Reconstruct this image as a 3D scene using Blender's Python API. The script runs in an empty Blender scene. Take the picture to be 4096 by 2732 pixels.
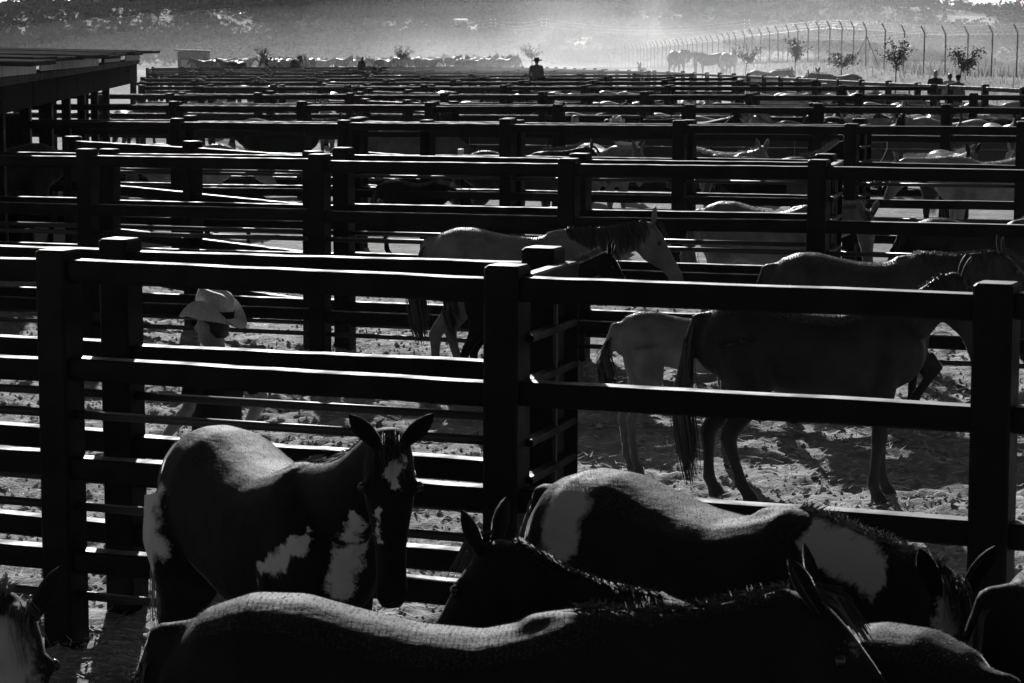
import bpy, bmesh, math, random
import numpy as np
from mathutils import Vector, Matrix
rnd = random.Random(7)
nrs = np.random.RandomState(11)
scn = bpy.context.scene
COL = scn.collection
# ---------------------------------------------------------------- camera, sky, sun, exposure
FPX, HC = 9430.0, 3.04            # focal length in photo pixels (4096 wide), camera height
TH, ROLL, SL = math.atan(1161 / FPX), .0035, .0102   # pitch, roll, lateral slope of the pens' ground
cam = bpy.data.cameras.new('camera'); camo = bpy.data.objects.new('camera', cam); COL.objects.link(camo)
cam.sensor_width = 36; cam.lens = FPX / 4096 * 36; cam.clip_end = 5000; cam.clip_start = .1
camo.matrix_world = Matrix.Translation((0, 0, HC)) @ Matrix.Rotation(math.pi / 2 - TH, 4, 'X') @ Matrix.Rotation(ROLL, 4, 'Z')
cam.dof.use_dof = True; cam.dof.focus_distance = 24; cam.dof.aperture_fstop = 16
scn.camera = camo
SUN_EL, SUN_AZ = math.radians(23), math.radians(-6)      # azimuth from +Y (view axis), negative = left
w = bpy.data.worlds.new('World'); scn.world = w; w.use_nodes = True
nt = w.node_tree; nt.nodes.clear()
sky = nt.nodes.new('ShaderNodeTexSky'); sky.sky_type = 'NISHITA'; sky.sun_disc = False
sky.sun_elevation = SUN_EL; sky.sun_rotation = SUN_AZ; sky.dust_density = 1.; sky.air_density = .4
bw = nt.nodes.new('ShaderNodeRGBToBW'); bg = nt.nodes.new('ShaderNodeBackground'); wo = nt.nodes.new('ShaderNodeOutputWorld')
bg.inputs['Strength'].default_value = .05
nt.links.new(sky.outputs[0], bw.inputs[0]); nt.links.new(bw.outputs[0], bg.inputs[0]); nt.links.new(bg.outputs[0], wo.inputs[0])
sl = bpy.data.lights.new('sun', 'SUN'); sl.energy = 5; sl.angle = math.radians(.5); sl.color = (1, 1, 1)
suno = bpy.data.objects.new('sun', sl); COL.objects.link(suno)
sd = Vector((math.cos(SUN_EL) * math.sin(SUN_AZ), math.cos(SUN_EL) * math.cos(SUN_AZ), math.sin(SUN_EL)))
suno.rotation_euler = sd.to_track_quat('Z', 'Y').to_euler()
scn.view_settings.view_transform = 'Standard'; scn.view_settings.look = 'None'
scn.view_settings.exposure = .8; scn.view_settings.gamma = 1
scn.cycles.max_bounces = 4; scn.cycles.volume_bounces = 0; scn.cycles.transparent_max_bounces = 12
scn.cycles.diffuse_bounces = 2; scn.cycles.glossy_bounces = 2
scn.cycles.use_denoising = True
# ---------------------------------------------------------------- helpers
def ray(px, py):
    d = Vector(((px - 2048) / FPX, -(py - 1366) / FPX, -1))
    return (camo.matrix_world.to_3x3() @ d)
def at(px, py, z=0.):
    "point at height z above the (slightly sloping) pen ground along a photo pixel"
    d = ray(px, py); t = (HC - z) / (SL * d.x - d.z)
    return Vector((d.x * t, d.y * t, HC + d.z * t))
def atY(px, py, Y):
    d = ray(px, py); t = Y / d.y
    return Vector((d.x * t, Y, HC + d.z * t))
def gz(x): return SL * x
def sstep(a, b, x):
    t = np.clip((x - a) / (b - a), 0, 1); return t * t * (3 - 2 * t)

def mat(name, build=None, col=.2, rough=.7, spec=.3, sheen=0., metal=0., bump=None, noise=None, coord='Object', rvar=None):
    m = bpy.data.materials.new(name); m.use_nodes = True
    n = m.node_tree.nodes; l = m.node_tree.links; p = n['Principled BSDF']
    p.inputs['Base Color'].default_value = (col, col, col, 1); p.inputs['Roughness'].default_value = rough
    p.inputs['Specular IOR Level'].default_value = spec; p.inputs['Metallic'].default_value = metal
    if sheen:
        p.inputs['Sheen Weight'].default_value = sheen; p.inputs['Sheen Roughness'].default_value = .13
    tc = n.new('ShaderNodeTexCoord')
    mp = n.new('ShaderNodeMapping'); l.new(tc.outputs[coord], mp.inputs[0])
    if noise:      # (scale, lo, hi, stretch)
        mp.inputs['Scale'].default_value = noise[3]
        nz = n.new('ShaderNodeTexNoise'); nz.inputs['Scale'].default_value = noise[0]; nz.inputs['Detail'].default_value = 6; nz.inputs['Roughness'].default_value = .65
        l.new(mp.outputs[0], nz.inputs[0])
        r = n.new('ShaderNodeMapRange'); r.inputs[1].default_value = .3; r.inputs[2].default_value = .7
        r.inputs[3].default_value = noise[1]; r.inputs[4].default_value = noise[2]
        l.new(nz.outputs[0], r.inputs[0]); l.new(r.outputs[0], p.inputs['Base Color'])
    if bump:       # (scale, strength, distance, stretch)
        mp2 = n.new('ShaderNodeMapping'); l.new(tc.outputs[coord], mp2.inputs[0]); mp2.inputs['Scale'].default_value = bump[3]
        bz = n.new('ShaderNodeTexNoise'); bz.inputs['Scale'].default_value = bump[0]; bz.inputs['Detail'].default_value = 5
        l.new(mp2.outputs[0], bz.inputs[0])
        b = n.new('ShaderNodeBump'); b.inputs['Strength'].default_value = bump[1]; b.inputs['Distance'].default_value = bump[2]
        l.new(bz.outputs[0], b.inputs['Height']); l.new(b.outputs[0], p.inputs['Normal'])
    if rvar:       # (scale, lo, hi): uneven gloss
        rz_ = n.new('ShaderNodeTexNoise'); rz_.inputs['Scale'].default_value = rvar[0]; rz_.inputs['Detail'].default_value = 4; l.new(tc.outputs[coord], rz_.inputs[0])
        rr = n.new('ShaderNodeMapRange'); rr.inputs[1].default_value = .35; rr.inputs[2].default_value = .65; rr.inputs[3].default_value = rvar[1]; rr.inputs[4].default_value = rvar[2]
        l.new(rz_.outputs[0], rr.inputs[0]); l.new(rr.outputs[0], p.inputs['Roughness'])
    if build: build(m, n, l, p, tc)
    return m

def mesh(name, v, f, m=None, smooth=False):
    me = bpy.data.meshes.new(name); me.from_pydata([tuple(a) for a in v], [], f); me.update()
    if m: me.materials.append(m)
    if smooth: me.polygons.foreach_set('use_smooth', [True] * len(me.polygons))
    return me
def link(name, me, parent=None, loc=None, **props):
    o = bpy.data.objects.new(name, me); COL.objects.link(o)
    if parent: o.parent = parent
    if loc is not None: o.location = loc
    for k, v in props.items(): o[k] = v
    return o
def thing(name, label, cat, loc=(0, 0, 0), rz=0., group=None, sc=1.):
    o = bpy.data.objects.new(name, None); COL.objects.link(o); o.empty_display_size = .2
    o.location = loc; o.rotation_euler = (0, 0, rz); o.scale = (sc, sc, sc)
    o['label'] = label; o['category'] = cat
    if group: o['group'] = group
    return o
def tag(o, label, cat, group=None):
    o['label'] = label; o['category'] = cat
    if group: o['group'] = group
    return o
class MB:
    def __init__(s): s.v = []; s.f = []
    def add(s, v, f):
        k = len(s.v); s.v += [tuple(a) for a in v]; s.f += [tuple(i + k for i in q) for q in f]
    def box(s, c, d, M=None, bev=0.):
        x, y, z = d[0] / 2, d[1] / 2, d[2] / 2
        if bev:
            v = []
            for zz, e in ((-z, 1), (-z + bev, 0), (z - bev, 0), (z, 1)):
                k = bev * e
                for sx, sy, ox, oy in ((-1, -1, 1, 0), (1, -1, -1, 0), (1, -1, 0, 1), (1, 1, 0, -1), (1, 1, -1, 0), (-1, 1, 1, 0), (-1, 1, 0, -1), (-1, -1, 0, 1)):
                    v.append((sx * (x - k) + ox * bev * (1 - .0), sy * (y - k) + oy * bev, zz))
            f = [tuple(range(7, -1, -1)), tuple(range(24, 32))]
            for r in range(3):
                for i in range(8):
                    j = (i + 1) % 8; f.append((r * 8 + i, r * 8 + j, r * 8 + 8 + j, r * 8 + 8 + i))
        else:
            v = [(a * x, b * y, e * z) for e in (-1, 1) for b in (-1, 1) for a in (-1, 1)]
            f = [(0, 2, 3, 1), (4, 5, 7, 6), (0, 1, 5, 4), (2, 6, 7, 3), (0, 4, 6, 2), (1, 3, 7, 5)]
        c = Vector(c)
        s.add([(M @ Vector(a) if M else Vector(a)) + c for a in v], f); return s
    def tube(s, pts, rad, n=8, caps=True):
        pts = [Vector(p) for p in pts]; rad = rad if hasattr(rad, '__len__') else [rad] * len(pts)
        v = []; f = []; ref = Vector((.3, 1, .2)).normalized()
        for i, p in enumerate(pts):
            d = (pts[min(i + 1, len(pts) - 1)] - pts[max(i - 1, 0)]).normalized()
            a = d.cross(ref)
            if a.length < .1: a = d.cross(Vector((1, 0, 0)))
            a.normalize(); b = d.cross(a)
            for k in range(n):
                t = 2 * math.pi * k / n; v.append(p + (a * math.cos(t) + b * math.sin(t)) * rad[i])
        for i in range(len(pts) - 1):
            for k in range(n):
                j = (k + 1) % n; f.append((i * n + k, i * n + j, i * n + n + j, i * n + n + k))
        if caps: f.append(tuple(range(n - 1, -1, -1))); f.append(tuple(range((len(pts) - 1) * n, len(pts) * n)))
        s.add(v, f); return s
    def loft(s, rings, n=18, ex=2.0):
        "rings: (centre, side, up, half width, half height up, half height down)"
        v = []; f = []
        for c, a, u, hw, hu, hd in rings:
            for k in range(n):
                t = 2 * math.pi * k / n; cs, sn = math.cos(t), math.sin(t)
                q = abs(cs) ** (2 / ex) * (1 if cs >= 0 else -1); r = abs(sn) ** (2 / ex) * (1 if sn >= 0 else -1)
                v.append(Vector(c) + Vector(a) * q * hw + Vector(u) * r * (hu if r > 0 else hd))
        m = len(rings)
        for i in range(m - 1):
            for k in range(n):
                j = (k + 1) % n; f.append((i * n + k, i * n + j, i * n + n + j, i * n + n + k))
        f.append(tuple(range(n - 1, -1, -1))); f.append(tuple(range((m - 1) * n, m * n)))
        s.add(v, f); return s
    def ball(s, c, r, n=10, sc=(1, 1, 1)):
        rings = []
        for i in range(1, n // 2 + 3):
            t = math.pi * (i - .5) / (n // 2 + 2)
            rings.append((Vector(c) + Vector((0, 0, -math.cos(t) * r * sc[2])), (1, 0, 0), (0, 1, 0), math.sin(t) * r * sc[0], math.sin(t) * r * sc[1], math.sin(t) * r * sc[1]))
        return s.loft(rings, n)
    def mesh(s, name, m=None, smooth=False): return mesh(name, s.v, s.f, m, smooth)

def remesh(mb, name, voxel, iters=3, extra=None, m=None):
    "join closed lofts into one continuous skin"
    me = mb.mesh('tmp'); o = bpy.data.objects.new('tmp', me); COL.objects.link(o)
    md = o.modifiers.new('r', 'REMESH'); md.mode = 'VOXEL'; md.voxel_size = voxel; md.use_smooth_shade = True
    dg = bpy.context.evaluated_depsgraph_get(); dg.update()
    out = bpy.data.meshes.new_from_object(o.evaluated_get(dg), depsgraph=dg)
    bpy.data.objects.remove(o); bpy.data.meshes.remove(me)
    n = len(out.vertices); co = np.empty(n * 3); out.vertices.foreach_get('co', co); co = co.reshape(-1, 3)
    e = np.empty(len(out.edges) * 2, int); out.edges.foreach_get('vertices', e); e = e.reshape(-1, 2)
    deg = np.bincount(e.ravel(), minlength=n)[:, None].clip(1)
    for it in range(iters * 2):
        acc = np.zeros_like(co)
        for k in range(3):
            acc[:, k] = np.bincount(e[:, 0], co[e[:, 1], k], n) + np.bincount(e[:, 1], co[e[:, 0], k], n)
        co += (acc / deg - co) * (.6 if it % 2 == 0 else -.45)
    out.vertices.foreach_set('co', co.ravel())
    if extra and extra.v:
        bm = bmesh.new(); bm.from_mesh(out)
        vs = [bm.verts.new(a) for a in extra.v]
        for q in extra.f:
            fc = bm.faces.new([vs[i] for i in q]); fc.smooth = True
        bm.to_mesh(out); bm.free()
    out.name = name; out.materials.clear()
    if m: out.materials.append(m)
    out.polygons.foreach_set('use_smooth', [True] * len(out.polygons)); out.update()
    return out
# ---------------------------------------------------------------- horse
def D(p, y): # direction from pitch, yaw (deg) in the horse's frame: +X forward, +Y left
    p, y = math.radians(p), math.radians(y)
    return Vector((math.cos(p) * math.cos(y), math.cos(p) * math.sin(y), math.sin(p)))
TORSO = [(-.80, 1.10, .07, .10, .08), (-.76, 1.12, .15, .17, .16), (-.66, 1.13, .22, .265, .24), (-.52, 1.13, .265, .315, .29),
         (-.36, 1.12, .285, .325, .30), (-.18, 1.10, .285, .30, .32), (0, 1.08, .29, .285, .345), (.18, 1.07, .285, .285, .36),
         (.33, 1.07, .265, .32, .365), (.46, 1.09, .235, .345, .35), (.58, 1.10, .225, .285, .31), (.70, 1.10, .20, .19, .25), (.78, 1.09, .14, .11, .16), (.82, 1.08, .06, .05, .07)]
def horse_meshes(name, npitch=32, nyaw=0., hpitch=-52, hyaw=0., voxel=.02, foal=False, belly=1., legs=None, ear=0., mane='long', mane_side=1,
                 tail=.85, tailside=0., seed=1, nlen=1., earyaw=0., split=True, spread=.28):
    R = random.Random(seed); mb = MB(); S = Vector((0, 1, 0)); U = Vector((0, 0, 1))
    leg_l = 1.0
    for_t = TORSO
    if foal: for_t = [(x * .82, z + .06, w * .74, a * .80, b * .72) for x, z, w, a, b in TORSO]
    mb.loft([((x, 0, z), S, U, w_ * (belly if -.3 < x < .4 else 1), a, b * (belly if -.3 < x < .4 else 1)) for x, z, w_, a, b in for_t], 22, 2.25)
    k = .82 if foal else 1.
    # neck
    L = (.70 if foal else .86) * nlen; b0 = Vector((.36 * k, 0, 1.15 if not foal else 1.2)); N = 9
    pts = []; p = b0.copy(); crest = []; rings = []
    hh = [.27, .27, .255, .225, .19, .162, .142, .126, .112]; hw = [.14, .15, .142, .125, .108, .095, .086, .08, .074]
    for i in range(N):
        t = i / (N - 1); d = D(12 * (1 - t) ** 2 + npitch * (1 - (1 - t) ** 2), nyaw * t * t * (1.6 - .6 * t))
        sd_ = Vector((-d.y, d.x, 0)).normalized() if abs(d.z) < .98 else S.copy(); up = d.cross(sd_) * 1.
        if up.z < 0 and abs(d.z) < .9: up = -up
        q = .68 if foal else 1.
        rings.append((p.copy(), sd_, up, hw[i] * q, hh[i] * q * .98, hh[i] * q * .95))
        crest.append((p + up * hh[i] * q * .96, up.copy(), sd_.copy(), d.copy(), hw[i] * q)); p = p + d * (L / (N - 1))
    poll = rings[-1][0].copy(); mb.loft(rings, 18, 2.1)
    # head
    hy = nyaw + hyaw; ax = D(hpitch, hy); sd_ = Vector((-math.sin(math.radians(hy)), math.cos(math.radians(hy)), 0)); up = ax.cross(sd_)
    if foal: hs = .82
    else: hs = 1.
    H = [(-.07, -.02, .05, .06, .06), (-.03, -.015, .078, .098, .10), (.05, -.03, .094, .118, .135), (.13, -.035, .099, .122, .155), (.21, -.035, .09, .112, .145), (.29, -.025, .073, .092, .108),
         (.37, -.018, .06, .078, .08), (.45, -.015, .056, .068, .07), (.51, -.02, .06, .066, .072), (.565, -.03, .056, .052, .064), (.60, -.042, .036, .03, .042)]
    h0 = poll - ax * .01
    mb.loft([(h0 + ax * a * hs + up * c * hs, sd_, up, w_ * hs, u_ * hs, d_ * hs) for a, c, w_, u_, d_ in H], 16, 2.2)
    for s in (-1, 1):   # brow and nostril
        mb.ball(h0 + (ax * .155 + up * .038 + sd_ * s * .078) * hs, .034 * hs, 8); mb.ball(h0 + (ax * .55 - up * .005 + sd_ * s * .042) * hs, .024 * hs, 8)
        mb.ball(h0 + (ax * .10 - up * .10 + sd_ * s * .055) * hs, .055 * hs, 8)
    # legs
    lg = dict(fl=0., fr=0., hl=0., hr=0., flift=0., hlift=0.)
    lg.update(legs or {})
    th = .72 if foal else 1.
    for key, s in (('fl', 1), ('fr', -1)):
        o = lg[key]; yy = .135 * s * (th * .5 + .5)
        kn = .04 + o * .5
        P = [((.50 * k, yy * .9, 1.02), .13 * th), ((.50 * k, yy, .84), .105 * th), ((.505 * k + o * .15, yy, .68), .078 * th), ((.51 * k + o * .35, yy, .53), .058 * th), ((.515 * k + o * .45, yy, .46), .062 * max(th, .8)),
             ((.51 * k + o * .55, yy, .38), .045 * max(th, .8)), ((.505 * k + o * .8, yy, .22), .037 * max(th, .8)), ((.505 * k + o * .93, yy, .14), .048 * max(th, .8)), ((.53 * k + o, yy, .085), .04 * max(th, .8)), ((.545 * k + o, yy, .055), .055 * max(th, .8)), ((.56 * k + o, yy, .0), .066 * max(th, .8))]
        if lg['flift'] == s:
            P = P[:5] + [((.50 * k + .13, yy, .55), .062), ((.50 * k + .16, yy, .49), .06), ((.50 * k + .06, yy, .33), .04), ((.50 * k - .02, yy, .22), .048), ((.50 * k - .03, yy, .15), .042), ((.50 * k - .0, yy, .09), .066)]
        mb.tube([a for a, _ in P], [b for _, b in P], 12)
    for key, s in (('hl', 1), ('hr', -1)):
        o = lg[key]; yy = .15 * s * (th * .5 + .5)
        P = [((-.50 * k, yy * .7, 1.12), .22 * th), ((-.47 * k, yy, .95), .20 * th), ((-.45 * k + o * .1, yy, .82), .165 * th), ((-.50 * k + o * .25, yy, .70), .115 * th), ((-.575 * k + o * .4, yy, .60), .08 * th), ((-.635 * k + o * .5, yy, .52), .066 * max(th, .8)),
             ((-.66 * k + o * .56, yy, .47), .062 * max(th, .8)), ((-.645 * k + o * .65, yy, .36), .046 * max(th, .8)), ((-.625 * k + o * .85, yy, .22), .041 * max(th, .8)), ((-.615 * k + o * .93, yy, .14), .05 * max(th, .8)), ((-.585 * k + o, yy, .085), .042 * max(th, .8)), ((-.565 * k + o, yy, .055), .056 * max(th, .8)), ((-.55 * k + o, yy, .0), .066 * max(th, .8))]
        mb.tube([a for a, _ in P], [b for _, b in P], 12)
    dock = Vector((-.77 * k, 0, 1.30)); mb.tube([dock + Vector((.1, 0, .02)), dock + Vector((-.03, 0, 0)), dock + Vector((-.075, 0, -.12)), dock + Vector((-.08, tailside * .1, -.28))], [.05, .05, .042, .03], 8)
    # ears (cupped shells added to the skin)
    ex = MB()
    for s in (-1, 1):
        dr = (up * (.62 - .5 * ear) - ax * (.78 + .2 * ear) + sd_ * s * spread).normalized()
        fr = (up * .8 + ax * .45 + sd_ * s * (.25 + earyaw * s)); fr = (fr - dr * fr.dot(dr)).normalized(); sx = dr.cross(fr)
        root = h0 + (up * .078 - ax * .015 + sd_ * s * .058) * hs
        v = []; n = 7; lv = [(-.03, .026), (.02, .034), (.07, .041), (.11, .036), (.145, .023), (.172, .005)]
        for a, w_ in lv:
            for sgn in (1, 0):
                for i in range(n):
                    g = math.radians(-105 + 210 * i / (n - 1)); ww = w_ * (1 if sgn else .72)
                    v.append(root + (dr * a * 1.05 + sx * math.sin(g) * ww - fr * (math.cos(g) * ww * .8 - .25 * w_) + fr * .10 * max(a, 0) * a * 4) * hs * .9)
        f = []
        for r in range(len(lv) - 1):
            b, c = r * 2 * n, (r + 1) * 2 * n
            for i in range(n - 1):
                f.append((b + i, b + i + 1, c + i + 1, c + i)); f.append((b + n + i + 1, b + n + i, c + n + i, c + n + i + 1))
            f.append((b + n, b, c, c + n)); f.append((b + n - 1, b + 2 * n - 1, c + 2 * n - 1, c + n - 1))
        ex.add(v, f)
    # mane and forelock: flat strands
    mn = MB()
    def strand(mb2, P, w0, wn):
        v = []; m = len(P)
        dn = (P[-1] - P[0]).normalized(); sv = dn.cross(wn)
        if sv.length < .05: sv = dn.cross(Vector((.3, .8, .2)))
        sv.normalize()
        for i, q in enumerate(P):
            ww = w0 * (1 - .8 * (i / (m - 1)) ** 1.5) / 2; v += [q - sv * ww, q + sv * ww]
        mb2.add(v, [(2 * i, 2 * i + 1, 2 * i + 3, 2 * i + 2) for i in range(m - 1)])
    if mane:
        ns = int({'long': 650, 'short': 560, 'foal': 380, 'few': 220, 'roach': 620}[mane] * (1 if split else .3)); wk = 1 if split else 2.2
        for _ in range(ns):
            t = R.uniform(.22, 1.); i = min(int(t * 8), 7); u = t * 8 - i
            a, b = crest[i], crest[i + 1]
            c = a[0].lerp(b[0], u); up_ = a[1].lerp(b[1], u).normalized(); sv = a[2].lerp(b[2], u); dd = a[3]; hwid = a[4] * (1 - u) + b[4] * u
            sg = mane_side if R.random() < .88 else -mane_side
            root = c - up_ * .015 + sv * R.uniform(-.012, .012)
            if mane in ('long', 'few'):
                ln = R.uniform(.14, .27) * (1.1 - .45 * abs(t - .5)); o1 = sv * sg * (hwid * .55 + R.uniform(0, .015)) + up_ * R.uniform(.005, .035) + dd * R.uniform(-.03, .03)
                p2 = root + o1; p3 = p2 + sv * sg * (hwid * .42) - up_ * ln * .55 + dd * R.uniform(-.02, .02); p4 = p3 + Vector((0, 0, -ln * .5)) + dd * R.uniform(-.04, .03)
                strand(mn, [root, p2, p3, p4], R.uniform(.006, .014) * wk, dd.cross(sv))
            else:
                ln = R.uniform(.05, .11) if mane != 'roach' else R.uniform(.02, .05); p2 = root + up_ * ln * .7 + sv * sg * ln * .15; p3 = p2 + up_ * ln * .25 + sv * sg * ln * .6 - dd * R.uniform(-.02, .05)
                strand(mn, [root, p2, p3], R.uniform(.005, .011) * wk, dd)
        for _ in range(40 if mane != 'foal' else 25):
            root = h0 + (up * .1 - ax * R.uniform(.0, .05) + sd_ * R.uniform(-.04, .04)) * hs
            p2 = root + (up * R.uniform(.02, .045) + ax * .05 + sd_ * R.uniform(-.03, .03)) * hs; p3 = p2 + (ax * R.uniform(.06, .16) - up * R.uniform(.0, .03) + sd_ * R.uniform(-.03, .03)) * hs
            strand(mn, [root, p2, p3], .014, sd_)
    tl = MB()
    if tail:
        for _ in range(260 if split else 60):
            a0 = R.uniform(.0, .3); root = dock + Vector((-.02 - .06 * min(1, a0 / .12), tailside * .1 * a0 / .3 + R.uniform(-.03, .03), -a0 + R.uniform(-.02, .03)))
            a = R.uniform(0, 6.28); rr = R.uniform(.02, .085) if not foal else R.uniform(.02, .06); ln = tail * R.uniform(.75, 1.0) * (1 - a0 * .7)
            e = Vector((-.06 + math.cos(a) * rr, math.sin(a) * rr + tailside * .2, 0))
            p1 = root + Vector((-.04, math.sin(a) * rr * .5, -.05)); p2 = root + e * .9 + Vector((-.02, 0, -ln * .45)); p3 = root + e * 1.05 + Vector((.03, 0, -ln * .8)); p4 = root + e * .8 + Vector((.05, R.uniform(-.03, .03), -ln))
            strand(tl, [root, p1, p2, p3, p4], R.uniform(.01, .022), Vector((math.cos(a), math.sin(a), 0)))
    if not split:
        for q in (mn, tl): ex.add(q.v, q.f)
    body = remesh(mb, name + '_body', voxel, 3, ex)
    eyes = [h0 + (ax * .155 + up * .036 + sd_ * s * .104) * hs for s in (-1, 1)]
    return dict(body=body, mane=mn.mesh(name + '_mane', None, False) if mane and split else None, tail=tl.mesh(name + '_tail') if tail and split else None, eyes=eyes, ne=len(ex.f), er=.02 * hs, poll=h0 + (up * .1 - ax * .03) * hs,
                croup=Vector((-.42 * k, 0, 1.445 if not foal else 1.44)), withers=Vector((.45 * k, 0, 1.435 if not foal else 1.42)))

def put(name, me, parent, m):
    o = link(name, me, parent)
    if not me.materials: me.materials.append(m)
    o.material_slots[0].link = 'OBJECT'; o.material_slots[0].material = m
    return o
EYE = MB().ball((0, 0, 0), 1., 8).mesh('eye', None, True)
M_EYE = mat('eye_black', col=.008, rough=.12, spec=.6)
def horse(label, hm, coat, hair, loc, rz, sc=1., group=None, tailhair=None):
    "a horse as an Empty with body, mane, tail and eyes"
    t = thing('horse', label, 'horse', loc, math.radians(rz), group, sc)
    put('body', hm['body'], t, coat)
    if hm['mane']: put('mane', hm['mane'], t, hair)['kind'] = 'stuff'
    if hm['tail']: put('tail', hm['tail'], t, tailhair or hair)['kind'] = 'stuff'
    for e in hm['eyes']:
        o = put('eye', EYE, t, M_EYE); o.location = e; o.scale = (hm['er'],) * 3
    return t
def fur(me, n, ln, w, seed, name='fur', ne=0):
    "short coat hairs standing off the upper skin"
    R = np.random.RandomState(seed); k = len(me.polygons)
    ce = np.empty(k * 3); me.polygons.foreach_get('center', ce); ce = ce.reshape(-1, 3); no = np.empty(k * 3); me.polygons.foreach_get('normal', no); no = no.reshape(-1, 3); ar = np.empty(k); me.polygons.foreach_get('area', ar)
    wt = ar * (no[:, 2] > .7) * (ce[:, 2] > .55)
    if ne: wt[-ne:] = 0
    i = R.choice(k, n, p=wt / wt.sum()); N = no[i]; t = R.normal(size=(n, 3)); t -= N * (t * N).sum(1)[:, None]; t /= np.linalg.norm(t, axis=1)[:, None]
    P = ce[i] + t * (np.sqrt(ar[i]) * R.uniform(-.5, .5, n))[:, None]; d = N * .55 + np.array([-.75, 0, -.25]) + R.normal(0, .25, (n, 3)); d /= np.linalg.norm(d, axis=1)[:, None]
    sd_ = np.cross(d, t); sd_ /= np.linalg.norm(sd_, axis=1)[:, None] + 1e-9; L = ln * R.uniform(.5, 1.3, (n, 1))
    v = np.stack([P - sd_ * w - N * .001, P + sd_ * w - N * .001, P + d * L], 1).reshape(-1, 3)
    m = bpy.data.meshes.new(name); m.vertices.add(3 * n); m.vertices.foreach_set('co', v.ravel()); m.loops.add(3 * n); m.loops.foreach_set('vertex_index', np.arange(3 * n)); m.polygons.add(n)
    m.polygons.foreach_set('loop_start', np.arange(0, 3 * n, 3)); m.polygons.foreach_set('loop_total', np.full(n, 3)); m.update(); return m
def far_horse(label, hm, coat, loc, rz, sc=1., group=None):
    o = put('horse', hm['body'], None, coat); o.location = loc; o.rotation_euler = (0, 0, math.radians(rz)); o.scale = (sc,) * 3
    return tag(o, label, 'horse', group)
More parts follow.
